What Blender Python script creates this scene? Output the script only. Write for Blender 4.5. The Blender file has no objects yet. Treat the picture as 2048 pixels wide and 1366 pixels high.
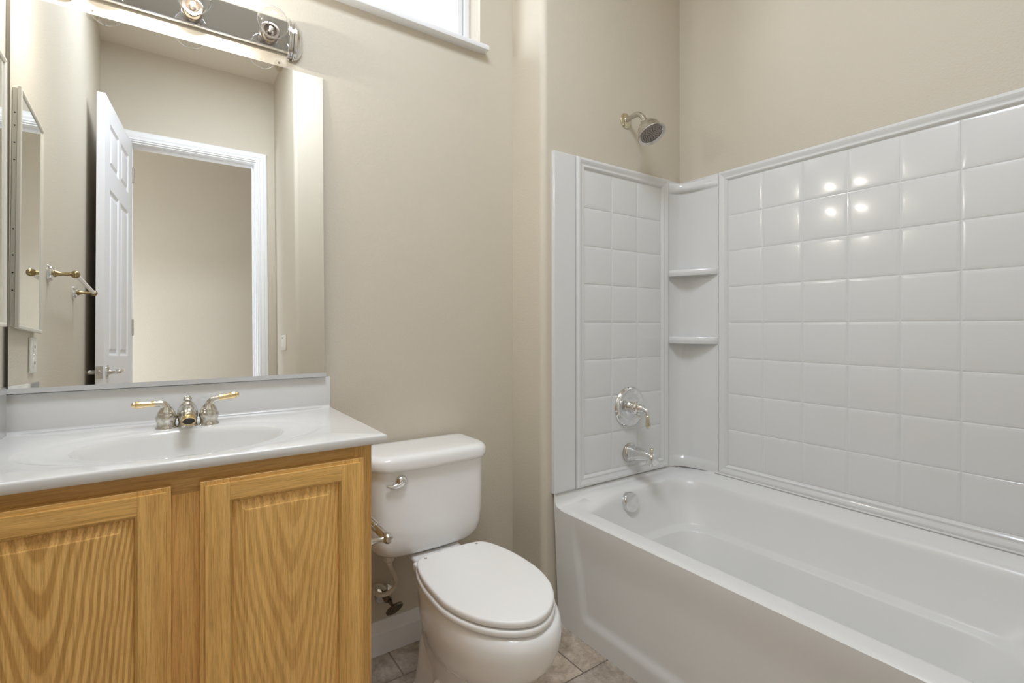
import bpy, bmesh, math, random
from mathutils import Vector, Matrix
random.seed(7)
C = bpy.context.scene.collection
PI = math.pi

# ------------------------------------------------------------------ camera, world, lights, exposure
sc = bpy.context.scene
F_PX, HORIZON, YAW = 990.0, 653.0, 0.6064
cd = bpy.data.cameras.new('camera'); cam = bpy.data.objects.new('camera', cd); C.objects.link(cam)
cam.location = (0.2936, -1.53, 1.035)
cam.rotation_euler = (PI/2, 0, -YAW)
cd.sensor_fit = 'HORIZONTAL'; cd.sensor_width = 36.0
cd.lens = F_PX/2048*36.0
cd.shift_y = -(683-HORIZON)/2048
cd.clip_start = 0.01
sc.camera = cam
sc.view_settings.view_transform = 'Standard'
sc.view_settings.look = 'None'
sc.view_settings.gamma = 1.0
sc.view_settings.use_curve_mapping = False
sc.view_settings.exposure = 0.0
sc.cycles.max_bounces = 14
sc.cycles.diffuse_bounces = 10
sc.cycles.glossy_bounces = 8
sc.cycles.transparent_max_bounces = 12
sc.cycles.sample_clamp_indirect = 6.0

w = bpy.data.worlds.new('daylight'); sc.world = w; w.use_nodes = True
bg = w.node_tree.nodes['Background']
bg.inputs[0].default_value = (0.90, 0.95, 1.0, 1); bg.inputs[1].default_value = 1.9

def area(name, loc, rot, sx, sy, power, col=(1, 1, 1)):
    l = bpy.data.lights.new(name, 'AREA'); l.shape = 'RECTANGLE'; l.size = sx; l.size_y = sy
    l.energy = power; l.color = col
    o = bpy.data.objects.new(name, l); C.objects.link(o); o.location = loc; o.rotation_euler = rot
    return o
def aim(name, loc, to, sx, sy, power, col):
    o = area(name, loc, (0, 0, 0), sx, sy, power, col)
    o.rotation_euler = (Vector(to)-Vector(loc)).to_track_quat('-Z', 'Y').to_euler()
# daylight falling through the high window from the left, outside the glass
aim('window_daylight', (-0.75, 0.80, 2.28), (1.36, -0.10, 2.25), 0.7, 0.45, 27, (0.90, 0.96, 1.06))
# fill light added under the ceiling, no fixture there; daylight at the end of the hall
area('ceiling_fill_light', (0.62, -1.02, 2.77), (0, 0, 0), 0.7, 0.5, 23.0, (0.86, 0.95, 1.07))
aim('hall_daylight', (-1.45, -2.6, 0.9), (0.1, -3.0, 1.0), 1.0, 0.6, 56, (0.86, 0.95, 1.09))

# ------------------------------------------------------------------ materials
def newmat(name):
    m = bpy.data.materials.new(name); m.use_nodes = True
    nt = m.node_tree; b = nt.nodes['Principled BSDF']
    return m, nt, b
def pr(name, col, rough=0.5, metal=0.0, coat=0.0, bump=0.0, bscale=100, var=0.0, vscale=3.0, spec=0.5):
    m, nt, b = newmat(name)
    b.inputs['Base Color'].default_value = (*col, 1)
    b.inputs['Roughness'].default_value = rough
    b.inputs['Metallic'].default_value = metal
    b.inputs['Coat Weight'].default_value = coat
    b.inputs['Coat Roughness'].default_value = 0.08
    b.inputs['Specular IOR Level'].default_value = spec
    tc = nt.nodes.new('ShaderNodeTexCoord')
    if bump > 0:
        n = nt.nodes.new('ShaderNodeTexNoise'); n.inputs['Scale'].default_value = bscale; n.inputs['Detail'].default_value = 2.5
        nt.links.new(tc.outputs['Object'], n.inputs['Vector'])
        bp = nt.nodes.new('ShaderNodeBump'); bp.inputs['Strength'].default_value = bump; bp.inputs['Distance'].default_value = 0.002
        nt.links.new(n.outputs['Fac'], bp.inputs['Height']); nt.links.new(bp.outputs['Normal'], b.inputs['Normal'])
    if var > 0:
        n = nt.nodes.new('ShaderNodeTexNoise'); n.inputs['Scale'].default_value = vscale; n.inputs['Detail'].default_value = 3
        nt.links.new(tc.outputs['Object'], n.inputs['Vector'])
        r = nt.nodes.new('ShaderNodeValToRGB')
        r.color_ramp.elements[0].position = 0.3; r.color_ramp.elements[1].position = 0.7
        r.color_ramp.elements[0].color = (*[c*(1-var) for c in col], 1); r.color_ramp.elements[1].color = (*[min(1, c*(1+var*0.6)) for c in col], 1)
        nt.links.new(n.outputs['Fac'], r.inputs['Fac']); nt.links.new(r.outputs['Color'], b.inputs['Base Color'])
    return m
WALL = pr('beige_wall_paint', (0.60, 0.548, 0.458), 0.55, bump=0.35, bscale=170, var=0.015, spec=0.35)
CEIL = pr('ceiling_paint', (0.76, 0.705, 0.61), 0.8, bump=0.3, bscale=150, spec=0.2)
TRIM = pr('white_trim_paint', (0.84, 0.85, 0.87), 0.35, bump=0.03, bscale=60)
DOORM = pr('white_door_paint', (0.85, 0.86, 0.90), 0.38, bump=0.05, bscale=90)
ACRY = pr('white_acrylic', (0.71, 0.714, 0.716), 0.16, coat=0.3, var=0.01, vscale=5)
TUBM = pr('white_tub_acrylic', (0.755, 0.755, 0.75), 0.30, coat=0.1, var=0.01, vscale=5)
PORC = pr('white_porcelain', (0.87, 0.868, 0.865), 0.12, coat=0.5, var=0.008, vscale=6)
SEATM = pr('white_seat_plastic', (0.86, 0.855, 0.845), 0.3, var=0.01)
MARB = pr('white_cultured_marble', (0.71, 0.707, 0.70), 0.12, coat=0.4, var=0.006, vscale=4)
BOWLM = pr('basin_marble', (0.68, 0.674, 0.66), 0.12, coat=0.4, var=0.006, vscale=4)
VINYL = pr('white_vinyl', (0.80, 0.81, 0.83), 0.35, var=0.01)
PLAST = pr('ivory_plastic', (0.74, 0.72, 0.66), 0.35, var=0.01)
HOSE = pr('cream_hose', (0.66, 0.62, 0.52), 0.45, var=0.08, vscale=40)
CHROME = pr('chrome', (0.80, 0.80, 0.80), 0.09, metal=1.0, var=0.05, vscale=40)
NICKEL = pr('brushed_nickel', (0.62, 0.59, 0.54), 0.24, metal=1.0, var=0.1, vscale=60)
OLDCH = pr('worn_chrome', (0.66, 0.63, 0.57), 0.17, metal=1.0, var=0.15, vscale=120)
GOLD = pr('polished_brass', (0.80, 0.62, 0.33), 0.16, metal=1.0, var=0.1, vscale=50)
BRASS = pr('aged_brass', (0.36, 0.27, 0.14), 0.25, metal=1.0, var=0.15, vscale=80)
PBRASS = pr('pale_brass', (0.74, 0.69, 0.54), 0.22, metal=1.0, var=0.12, vscale=80)
DKMET = pr('tarnished_metal', (0.26, 0.23, 0.19), 0.3, metal=1.0, var=0.3, vscale=90)
ALUM = pr('satin_aluminium', (0.62, 0.62, 0.63), 0.38, metal=0.35, var=0.03)
CREAMM = pr('cream_enamel', (0.62, 0.59, 0.52), 0.4, var=0.02)
DARK = pr('dark_hole', (0.03, 0.028, 0.025), 0.6, var=0.02)
RUBR = pr('grey_rubber', (0.30, 0.27, 0.245), 0.5, var=0.05)
DARKIN = pr('dark_gap', (0.05, 0.045, 0.04), 0.8, var=0.02)
SOCK = pr('bronze_socket', (0.36, 0.31, 0.26), 0.22, metal=1.0, var=0.15, vscale=70)
CAULK = pr('caulk', (0.42, 0.41, 0.39), 0.6, var=0.1, vscale=30)

def mirror_mat(name, tint, rough=0.0):
    m, nt, b = newmat(name); nt.nodes.remove(b)
    g = nt.nodes.new('ShaderNodeBsdfGlossy'); g.inputs['Color'].default_value = (*tint, 1); g.inputs['Roughness'].default_value = rough
    nt.links.new(g.outputs[0], nt.nodes['Material Output'].inputs[0]); return m
MIRROR = mirror_mat('mirror_silver', (0.93, 0.94, 0.93))
BARMIR = mirror_mat('smoked_mirror', (0.62, 0.66, 0.73), 0.015)
def glass_mat(name, ior=1.45, tint=(1, 1, 1), boost=1.0):
    m, nt, b = newmat(name); nt.nodes.remove(b)
    t = nt.nodes.new('ShaderNodeBsdfTransparent'); t.inputs[0].default_value = (*tint, 1)
    g = nt.nodes.new('ShaderNodeBsdfGlossy'); g.inputs['Roughness'].default_value = 0.02
    fr = nt.nodes.new('ShaderNodeFresnel'); fr.inputs[0].default_value = ior
    mul = nt.nodes.new('ShaderNodeMath'); mul.operation = 'MULTIPLY'; mul.inputs[1].default_value = boost; mul.use_clamp = True
    geo = nt.nodes.new('ShaderNodeNewGeometry'); inv = nt.nodes.new('ShaderNodeMath'); inv.operation = 'SUBTRACT'; inv.inputs[0].default_value = 1.0
    nt.links.new(geo.outputs['Backfacing'], inv.inputs[1])          # only the entry face reflects, so the pane has no false total reflection
    m0 = nt.nodes.new('ShaderNodeMath'); m0.operation = 'MULTIPLY'; nt.links.new(fr.outputs[0], m0.inputs[0]); nt.links.new(inv.outputs[0], m0.inputs[1])
    nt.links.new(m0.outputs[0], mul.inputs[0])
    mx = nt.nodes.new('ShaderNodeMixShader'); nt.links.new(mul.outputs[0], mx.inputs[0]); nt.links.new(t.outputs[0], mx.inputs[1]); nt.links.new(g.outputs[0], mx.inputs[2])
    nt.links.new(mx.outputs[0], nt.nodes['Material Output'].inputs[0]); return m
PANE = glass_mat('window_glass', 1.45)
GLOBE = glass_mat('clear_bulb_glass', 1.45, (0.985, 0.985, 0.985), 2.6)
CLIPM = glass_mat('clear_plastic', 1.5, (0.95, 0.94, 0.92), 1.2)
def emis(name, col, s):
    m, nt, b = newmat(name); nt.nodes.remove(b)
    e = nt.nodes.new('ShaderNodeEmission'); e.inputs[0].default_value = (*col, 1); e.inputs[1].default_value = s
    nt.links.new(e.outputs[0], nt.nodes['Material Output'].inputs[0]); return m
FILA = emis('glowing_filament', (1.0, 0.72, 0.42), 40)

def oak(name, axis, seed, cathedral=0.0, dark=1.0, centre=0.0, soft=0.45):
    """axis = grain direction: 'z' upright, 'x' horizontal; object coordinates are world coordinates."""
    m, nt, b = newmat(name)
    N, L = nt.nodes, nt.links
    tc = N.new('ShaderNodeTexCoord')
    def mapped(sx, sy, sz, off=0.0):
        mp = N.new('ShaderNodeMapping'); mp.inputs['Scale'].default_value = (sx, sy, sz)
        mp.inputs['Location'].default_value = (seed*3.1+off, seed*1.7, seed*2.3+off)
        L.new(tc.outputs['Object'], mp.inputs['Vector']); return mp
    def s(across, along):
        return (across, across, along) if axis == 'z' else (along, across, across)
    # broad growth bands, warped so they sway along the grain
    if cathedral > 0:
        # flat sawn figure: rings of a long cone give nested V shapes
        sep = N.new('ShaderNodeSeparateXYZ'); L.new(tc.outputs['Object'], sep.inputs[0])
        sx = N.new('ShaderNodeMath'); sx.operation = 'SUBTRACT'; L.new(sep.outputs['X'], sx.inputs[0]); sx.inputs[1].default_value = centre
        wz = N.new('ShaderNodeTexNoise'); wz.inputs['Scale'].default_value = 1.0; wz.inputs['Detail'].default_value = 3
        L.new(mapped(*s(4, 2.5), 3).outputs[0], wz.inputs['Vector'])
        wm = N.new('ShaderNodeMath'); wm.operation = 'MULTIPLY_ADD'; L.new(wz.outputs['Fac'], wm.inputs[0]); wm.inputs[1].default_value = 0.040; L.new(sx.outputs[0], wm.inputs[2])
        sq = N.new('ShaderNodeMath'); sq.operation = 'MULTIPLY'; L.new(wm.outputs[0], sq.inputs[0]); L.new(wm.outputs[0], sq.inputs[1])
        ap = N.new('ShaderNodeMath'); ap.operation = 'ADD'; L.new(sq.outputs[0], ap.inputs[0]); ap.inputs[1].default_value = 0.00012
        ab = N.new('ShaderNodeMath'); ab.operation = 'SQRT'; L.new(ap.outputs[0], ab.inputs[0])
        a5 = N.new('ShaderNodeMath'); a5.operation = 'MULTIPLY'; L.new(ab.outputs[0], a5.inputs[0]); a5.inputs[1].default_value = 0.75
        k = N.new('ShaderNodeMath'); k.operation = 'MULTIPLY_ADD'; L.new(sq.outputs[0], k.inputs[0]); k.inputs[1].default_value = 7.0; L.new(a5.outputs[0], k.inputs[2])
        zz = N.new('ShaderNodeMath'); zz.operation = 'MULTIPLY_ADD'; L.new(sep.outputs['Z'], zz.inputs[0]); zz.inputs[1].default_value = -0.22; L.new(k.outputs[0], zz.inputs[2])
        ff = N.new('ShaderNodeMath'); ff.operation = 'MULTIPLY'; L.new(zz.outputs[0], ff.inputs[0]); ff.inputs[1].default_value = 330.0*cathedral
        nz2 = N.new('ShaderNodeTexNoise'); nz2.inputs['Scale'].default_value = 1.0; nz2.inputs['Detail'].default_value = 2
        L.new(mapped(*s(30, 2.0), 5).outputs[0], nz2.inputs['Vector'])
        ad = N.new('ShaderNodeMath'); ad.operation = 'MULTIPLY_ADD'; L.new(nz2.outputs['Fac'], ad.inputs[0]); ad.inputs[1].default_value = 3.2; L.new(ff.outputs[0], ad.inputs[2])
        sn = N.new('ShaderNodeMath'); sn.operation = 'SINE'; L.new(ad.outputs[0], sn.inputs[0])
        band = N.new('ShaderNodeMapRange'); band.inputs['From Min'].default_value = -1; band.inputs['From Max'].default_value = 1; L.new(sn.outputs[0], band.inputs['Value'])
        bandout = band.outputs[0]
    else:
        nb = N.new('ShaderNodeTexNoise'); nb.inputs['Scale'].default_value = 1.0; nb.inputs['Detail'].default_value = 4; nb.inputs['Roughness'].default_value = 0.6; nb.inputs['Distortion'].default_value = 0.4
        L.new(mapped(*s(75, 3.0)).outputs[0], nb.inputs['Vector']); bandout = nb.outputs['Fac']
    # pores: fine dark streaks
    npz = N.new('ShaderNodeTexNoise'); npz.inputs['Scale'].default_value = 1.0; npz.inputs['Detail'].default_value = 5; npz.inputs['Roughness'].default_value = 0.75
    L.new(mapped(*s(520, 16), 9).outputs[0], npz.inputs['Vector'])
    # slow tone change
    nl = N.new('ShaderNodeTexNoise'); nl.inputs['Scale'].default_value = 1.0; nl.inputs['Detail'].default_value = 2
    L.new(mapped(*s(14, 3), 1).outputs[0], nl.inputs['Vector'])
    r = N.new('ShaderNodeValToRGB'); e = r.color_ramp.elements
    d = dark
    e[0].position = 0.28; e[0].color = (0.52*d, 0.27*d, 0.072*d, 1)
    e[1].position = 0.70; e[1].color = (0.92*d, 0.61*d, 0.225*d, 1)
    x = e.new(0.48); x.color = (0.80*d, 0.48*d, 0.150*d, 1)
    L.new(bandout, r.inputs['Fac'])
    pw = N.new('ShaderNodeValToRGB'); pw.color_ramp.elements[0].position = 0.36; pw.color_ramp.elements[1].position = 0.56
    pw.color_ramp.elements[0].color = (0.66, 0.60, 0.52, 1); pw.color_ramp.elements[1].color = (1.06, 1.05, 1.04, 1)
    L.new(npz.outputs['Fac'], pw.inputs['Fac'])
    mx = N.new('ShaderNodeMixRGB'); mx.blend_type = 'MULTIPLY'; mx.inputs[0].default_value = 0.8
    # soften the bands
    sf = N.new('ShaderNodeMixRGB'); sf.inputs[0].default_value = soft
    sf.inputs[2].default_value = (0.82*d, 0.505*d, 0.165*d, 1); L.new(r.outputs[0], sf.inputs[1])
    L.new(sf.outputs[0], mx.inputs[1]); L.new(pw.outputs[0], mx.inputs[2])
    tn = N.new('ShaderNodeValToRGB'); tn.color_ramp.elements[0].position = 0.3; tn.color_ramp.elements[1].position = 0.7
    tn.color_ramp.elements[0].color = (0.90, 0.84, 0.80, 1); tn.color_ramp.elements[1].color = (1.05, 1.06, 1.05, 1); L.new(nl.outputs['Fac'], tn.inputs['Fac'])
    m2 = N.new('ShaderNodeMixRGB'); m2.blend_type = 'MULTIPLY'; m2.inputs[0].default_value = 0.8
    L.new(mx.outputs[0], m2.inputs[1]); L.new(tn.outputs[0], m2.inputs[2])
    L.new(m2.outputs[0], b.inputs['Base Color'])
    b.inputs['Roughness'].default_value = 0.36
    bp = N.new('ShaderNodeBump'); bp.inputs['Strength'].default_value = 0.12; bp.inputs['Distance'].default_value = 0.001
    L.new(npz.outputs['Fac'], bp.inputs['Height']); L.new(bp.outputs['Normal'], b.inputs['Normal'])
    return m
OAKV = oak('oak_upright_grain', 'z', 1)
OAKV2 = oak('oak_upright_grain_b', 'z', 2.7)
OAKH = oak('oak_level_grain', 'x', 4, dark=0.96)
OAKH2 = oak('oak_rail_grain', 'x', 6, dark=0.76)  # darkened: partly deeper wood tone, partly shade beneath the counter put into the colour
OAKC = oak('oak_cathedral_grain', 'z', 5, cathedral=1.0, centre=-0.185, soft=0.42)
OAKP = oak('oak_panel_grain', 'z', 8, cathedral=0.9, centre=0.180, soft=0.66)
OAKS = oak('oak_stile_red', 'z', 11, dark=0.80)

def travertine():
    m, nt, b = newmat('travertine_floor_tile'); N, L = nt.nodes, nt.links
    tc = N.new('ShaderNodeTexCoord'); mp = N.new('ShaderNodeMapping')
    mp.inputs['Location'].default_value = (-0.422, 0.14, 0)
    L.new(tc.outputs['Object'], mp.inputs['Vector'])
    br = N.new('ShaderNodeTexBrick'); br.inputs['Scale'].default_value = 1.0
    br.inputs['Brick Width'].default_value = 0.297; br.inputs['Row Height'].default_value = 0.297
    br.inputs['Mortar Size'].default_value = 0.0026; br.inputs['Mortar Smooth'].default_value = 0.2
    br.offset = 0.5; br.inputs['Bias'].default_value = 0.0
    br.inputs['Color1'].default_value = (0.0, 0.0, 0.0, 1); br.inputs['Color2'].default_value = (1, 1, 1, 1)
    L.new(mp.outputs[0], br.inputs['Vector'])
    n1 = N.new('ShaderNodeTexNoise'); n1.inputs['Scale'].default_value = 9; n1.inputs['Detail'].default_value = 8; n1.inputs['Roughness'].default_value = 0.68; n1.inputs['Distortion'].default_value = 0.8
    L.new(tc.outputs['Object'], n1.inputs['Vector'])
    n2 = N.new('ShaderNodeTexNoise'); n2.inputs['Scale'].default_value = 70; n2.inputs['Detail'].default_value = 4; n2.inputs['Roughness'].default_value = 0.7
    L.new(tc.outputs['Object'], n2.inputs['Vector'])
    v = N.new('ShaderNodeTexVoronoi'); v.inputs['Scale'].default_value = 55; L.new(tc.outputs['Object'], v.inputs['Vector'])
    r = N.new('ShaderNodeValToRGB'); e = r.color_ramp.elements
    e[0].position = 0.36; e[0].color = (0.31, 0.25, 0.195, 1); e[1].position = 0.66; e[1].color = (0.62, 0.545, 0.47, 1)
    k = e.new(0.52); k.color = (0.46, 0.39, 0.32, 1)
    L.new(n1.outputs['Fac'], r.inputs['Fac'])
    ov = N.new('ShaderNodeMixRGB'); ov.blend_type = 'OVERLAY'; ov.inputs[0].default_value = 0.5
    L.new(r.outputs[0], ov.inputs[1]); L.new(n2.outputs['Fac'], ov.inputs[2])
    vr = N.new('ShaderNodeValToRGB'); vr.color_ramp.elements[0].position = 0.10; vr.color_ramp.elements[1].position = 0.22
    vr.color_ramp.elements[0].color = (0.25, 0.25, 0.25, 1); vr.color_ramp.elements[1].color = (0, 0, 0, 1)
    L.new(v.outputs['Distance'], vr.inputs['Fac'])
    l2 = N.new('ShaderNodeMixRGB'); l2.blend_type = 'SCREEN'; l2.inputs[0].default_value = 0.35
    L.new(ov.outputs[0], l2.inputs[1]); L.new(vr.outputs[0], l2.inputs[2])
    tn = N.new('ShaderNodeMixRGB'); tn.blend_type = 'MULTIPLY'; tn.inputs[0].default_value = 1.0
    tr = N.new('ShaderNodeValToRGB'); tr.color_ramp.elements[0].color = (0.86, 0.86, 0.86, 1); tr.color_ramp.elements[1].color = (1.2, 1.17, 1.12, 1)
    L.new(br.outputs['Color'], tr.inputs['Fac']); L.new(l2.outputs[0], tn.inputs[1]); L.new(tr.outputs[0], tn.inputs[2])
    g = N.new('ShaderNodeMixRGB'); L.new(br.outputs['Fac'], g.inputs[0]); L.new(tn.outputs[0], g.inputs[1]); g.inputs[2].default_value = (0.19, 0.155, 0.12, 1)
    L.new(g.outputs[0], b.inputs['Base Color']); b.inputs['Roughness'].default_value = 0.42
    bp = N.new('ShaderNodeBump'); bp.inputs['Strength'].default_value = 0.4; bp.inputs['Distance'].default_value = 0.002; bp.invert = True
    L.new(br.outputs['Fac'], bp.inputs['Height']); L.new(bp.outputs['Normal'], b.inputs['Normal'])
    return m
FLOORM = travertine()

# ------------------------------------------------------------------ mesh helpers
def box(bm, x0, x1, y0, y1, z0, z1, bev=0.0, seg=2, mi=0):
    vs = [bm.verts.new((x, y, z)) for z in (z0, z1) for y in (y0, y1) for x in (x0, x1)]
    fs = [(0, 2, 3, 1), (4, 5, 7, 6), (0, 1, 5, 4), (2, 6, 7, 3), (0, 4, 6, 2), (1, 3, 7, 5)]
    faces = [bm.faces.new([vs[i] for i in f]) for f in fs]
    for f in faces: f.material_index = mi
    if bev > 0:
        es = list({e for f in faces for e in f.edges})
        r = bmesh.ops.bevel(bm, geom=es, offset=bev, segments=seg, profile=0.5, affect='EDGES')
        for f in r['faces']: f.material_index = mi
    return bm
def frame_of(d):
    d = Vector(d).normalized(); a = Vector((0, 0, 1)) if abs(d.z) < 0.9 else Vector((1, 0, 0))
    u = d.cross(a).normalized(); return u, u.cross(d).normalized()*-1, d
def loft(bm, rings, closed=True, cap0=False, cap1=False, mi=0):
    R = [[bm.verts.new(p) for p in r] for r in rings]; n = len(R[0])
    for a, b in zip(R[:-1], R[1:]):
        for i in range(n if closed else n-1):
            j = (i+1) % n
            f = bm.faces.new((a[i], a[j], b[j], b[i])); f.material_index = mi
    if cap0: bm.faces.new(R[0][::-1]).material_index = mi
    if cap1: bm.faces.new(R[-1]).material_index = mi
    return R
def lathe(bm, origin, d, prof, seg=32, mi=0, sq=(1, 1)):
    """prof: list of (radius, distance along d); ends closed when the radius is not 0."""
    u, v, d = frame_of(d); o = Vector(origin)
    rings = []
    for r, h in prof:
        r = max(r, 1e-5)
        rings.append([o+d*h+u*(r*sq[0]*math.cos(2*PI*i/seg))+v*(r*sq[1]*math.sin(2*PI*i/seg)) for i in range(seg)])
    loft(bm, rings, True, True, True, mi)
def smooth_path(pts, n=8):
    P = [Vector(p) for p in pts]; P = [2*P[0]-P[1]]+P+[2*P[-1]-P[-2]]; out = []
    for i in range(1, len(P)-2):
        for k in range(n):
            t = k/n; a, b, c, d = P[i-1:i+3]
            out.append(0.5*((2*b)+(c-a)*t+(2*a-5*b+4*c-d)*t*t+(3*b-a-3*c+d)*t**3))
    out.append(P[-2]); return out
def tube(bm, pts, rad, seg=16, mi=0, n=8, sm=True, sq=(1, 1)):
    P = smooth_path(pts, n) if sm else [Vector(p) for p in pts]
    m = len(P)
    if not hasattr(rad, '__len__'): rad = [rad]*len(pts)
    def R(i):
        t = i/(m-1)*(len(rad)-1); k = min(int(t), len(rad)-2); f = t-k
        return rad[k]*(1-f)+rad[k+1]*f
    T = [(P[min(i+1, m-1)]-P[max(i-1, 0)]).normalized() for i in range(m)]
    u, v, _ = frame_of(T[0]); rings = []
    for i in range(m):
        u = (u-T[i]*u.dot(T[i])).normalized(); v = T[i].cross(u)
        rings.append([P[i]+u*(R(i)*sq[0]*math.cos(2*PI*k/seg))+v*(R(i)*sq[1]*math.sin(2*PI*k/seg)) for k in range(seg)])
    loft(bm, rings, True, True, True, mi)
def prism_z(bm, poly, z0, z1, mi=0):
    a = [bm.verts.new((x, y, z0)) for x, y in poly]; b = [bm.verts.new((x, y, z1)) for x, y in poly]
    n = len(poly)
    for i in range(n):
        j = (i+1) % n; bm.faces.new((a[i], a[j], b[j], b[i])).material_index = mi
    bm.faces.new(a[::-1]); bm.faces.new(b)
def wloc(o):
    v = Vector((0, 0, 0))
    while o is not None: v += o.location; o = o.parent
    return v
def obj(name, bm, mats, parent=None, ang=32, org=None):
    """link a bmesh written in world coordinates as one object; the mesh origin sits at its parent's (or org)."""
    bmesh.ops.recalc_face_normals(bm, faces=bm.faces)
    lim = math.radians(ang)
    for f in bm.faces: f.smooth = True
    for e in bm.edges:
        if len(e.link_faces) == 2: e.smooth = e.calc_face_angle(0) < lim
        else: e.smooth = False
    base = wloc(parent) if parent else Vector(org or (0, 0, 0))
    if base.length > 0: bmesh.ops.translate(bm, verts=bm.verts, vec=-base)
    me = bpy.data.meshes.new(name); bm.to_mesh(me); bm.free()
    for m in (mats if isinstance(mats, (list, tuple)) else [mats]): me.materials.append(m)
    o = bpy.data.objects.new(name, me); C.objects.link(o)
    if parent: o.parent = parent
    elif org: o.location = org
    return o
def B(): return bmesh.new()
def thing(name, label, cat, loc=(0, 0, 0), group=None):
    o = bpy.data.objects.new(name, None); C.objects.link(o); o.location = loc; o.empty_display_size = 0.05
    o['label'] = label; o['category'] = cat
    if group: o['group'] = group
    return o
def tag(o, label, cat, group=None):
    o['label'] = label; o['category'] = cat
    if group: o['group'] = group
    return o
def struct(o, label=None, cat=None):
    o['kind'] = 'structure'
    if label: o['label'] = label; o['category'] = cat
    return o
def arc(cx, cy, r, a0, a1, n=8):
    return [(cx+r*math.cos(a0+(a1-a0)*i/n), cy+r*math.sin(a0+(a1-a0)*i/n)) for i in range(n+1)]
def sm01(t): t = max(0.0, min(1.0, t)); return t*t*(3-2*t)

# ------------------------------------------------------------------ room shell
H = 2.79
XR, YS, XN, YF, XE, YO = 2.107, -0.186, 1.357, -1.50, 0.902, -2.094   # right wall, shower wall, nook return, tub foot wall, entry wall, door wall
WX0, WX1, WZ0, WZ1 = 0.36, 1.215, 2.032, 2.62
bm = B()
box(bm, -0.15, WX0, 0, 0.15, 0, H); box(bm, WX1, XN, 0, 0.15, 0, H)
box(bm, WX0, WX1, 0, 0.15, 0, WZ0-0.0136); box(bm, WX0, WX1, 0, 0.15, WZ1, H)
struct(obj('wall_back', bm, WALL), 'beige textured wall behind the mirror, vanity and toilet', 'wall')
bm = B(); r = 0.022
poly = [(XN, 0.15), (XN, YS+r)]+arc(XN+r, YS+r, r, PI, 1.5*PI)+[(XR+0.12, YS), (XR+0.12, 0.15)]
prism_z(bm, poly, 0, H)
struct(obj('wall_shower', bm, WALL, ang=50), 'beige wall with rounded corner carrying the shower head', 'wall')
bm = B(); box(bm, XR, XR+0.12, -2.2, YS, 0, H)
struct(obj('wall_right', bm, WALL), 'beige wall along the long side of the bathtub', 'wall')
bm = B(); box(bm, -0.15, 0, -2.2, 0, 0, H)
struct(obj('wall_left', bm, WALL), 'beige wall left of the mirror with the medicine cabinet', 'wall')
bm = B()
poly = [(XE, -2.2), (XR, -2.2), (XR, YF)]+arc(XE+r, YF-r, r, 0.5*PI, PI)
prism_z(bm, poly, 0, H)
struct(obj('wall_entry', bm, WALL, ang=50), 'beige wall with rounded corner and light switch, seen in the mirror', 'wall')
DX0, DX1, DZ = 0.122, 0.797, 2.235
bm = B()
box(bm, 0, DX0, YO-0.106, YO, 0, H); box(bm, DX1, XE, YO-0.106, YO, 0, H); box(bm, DX0, DX1, YO-0.106, YO, DZ, H)
struct(obj('wall_door', bm, WALL), 'beige wall around the doorway, seen in the mirror', 'wall')
bm = B(); box(bm, -1.9, 2.6, -3.32, -3.2, 0, H)
struct(obj('wall_hall', bm, WALL), 'beige hall wall seen through the doorway in the mirror', 'wall')
bm = B(); box(bm, 2.5, 2.6, -3.2, -2.2, 0, H); box(bm, -1.9, -0.15, -2.2, -2.1, 0, H); box(bm, 2.227, 2.6, -2.2, -2.1, 0, H)
struct(obj('wall_hall_end', bm, WALL), 'beige walls closing the hall outside the bathroom', 'wall')
bm = B(); box(bm, -1.9, -1.8, -3.2, -2.2, 0, 0.5); box(bm, -1.9, -1.8, -3.2, -2.2, 2.1, H)
struct(obj('wall_hall_window', bm, WALL), 'beige hall wall with wide opening to daylight', 'wall')
bm = B(); box(bm, -1.9, 2.6, -3.32, 0.15, -0.1, 0)
struct(obj('floor', bm, FLOORM), 'brown mottled stone tile floor laid in offset rows', 'floor')
bm = B(); box(bm, -1.9, 2.6, -3.32, 0.15, H, H+0.1)
struct(obj('ceiling', bm, CEIL), 'flat beige ceiling seen in the mirror', 'ceiling')

# baseboards: stepped profile (thickness, height)
BP = [(0.0, 0.0), (0.013, 0.0), (0.013, 0.066), (0.0115, 0.070), (0.0105, 0.078), (0.0095, 0.088), (0.006, 0.096), (0.005, 0.104), (0.0, 0.104)]
def baseboard(name, pts, normal, label):
    bm = B(); n = Vector((*normal, 0))
    rings = [[Vector((p[0], p[1], z))+n*t for t, z in BP] for p in pts]
    loft(bm, rings, True, True, True)
    return struct(obj(name, bm, TRIM, ang=20), label, 'baseboard')
baseboard('baseboard_back', [(0.662, 0), (XN, 0)], (0, -1), 'white moulded baseboard behind the toilet')
baseboard('baseboard_return', [(XN, 0), (XN, YS)], (-1, 0), 'white baseboard on the short return wall right of the toilet')
baseboard('baseboard_left', [(0, -0.55), (0, YO)], (1, 0), 'white baseboard along the left wall behind the door')
baseboard('baseboard_entry', [(XE, YF), (XE, YO)], (-1, 0), 'white baseboard under the light switch')

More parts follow.
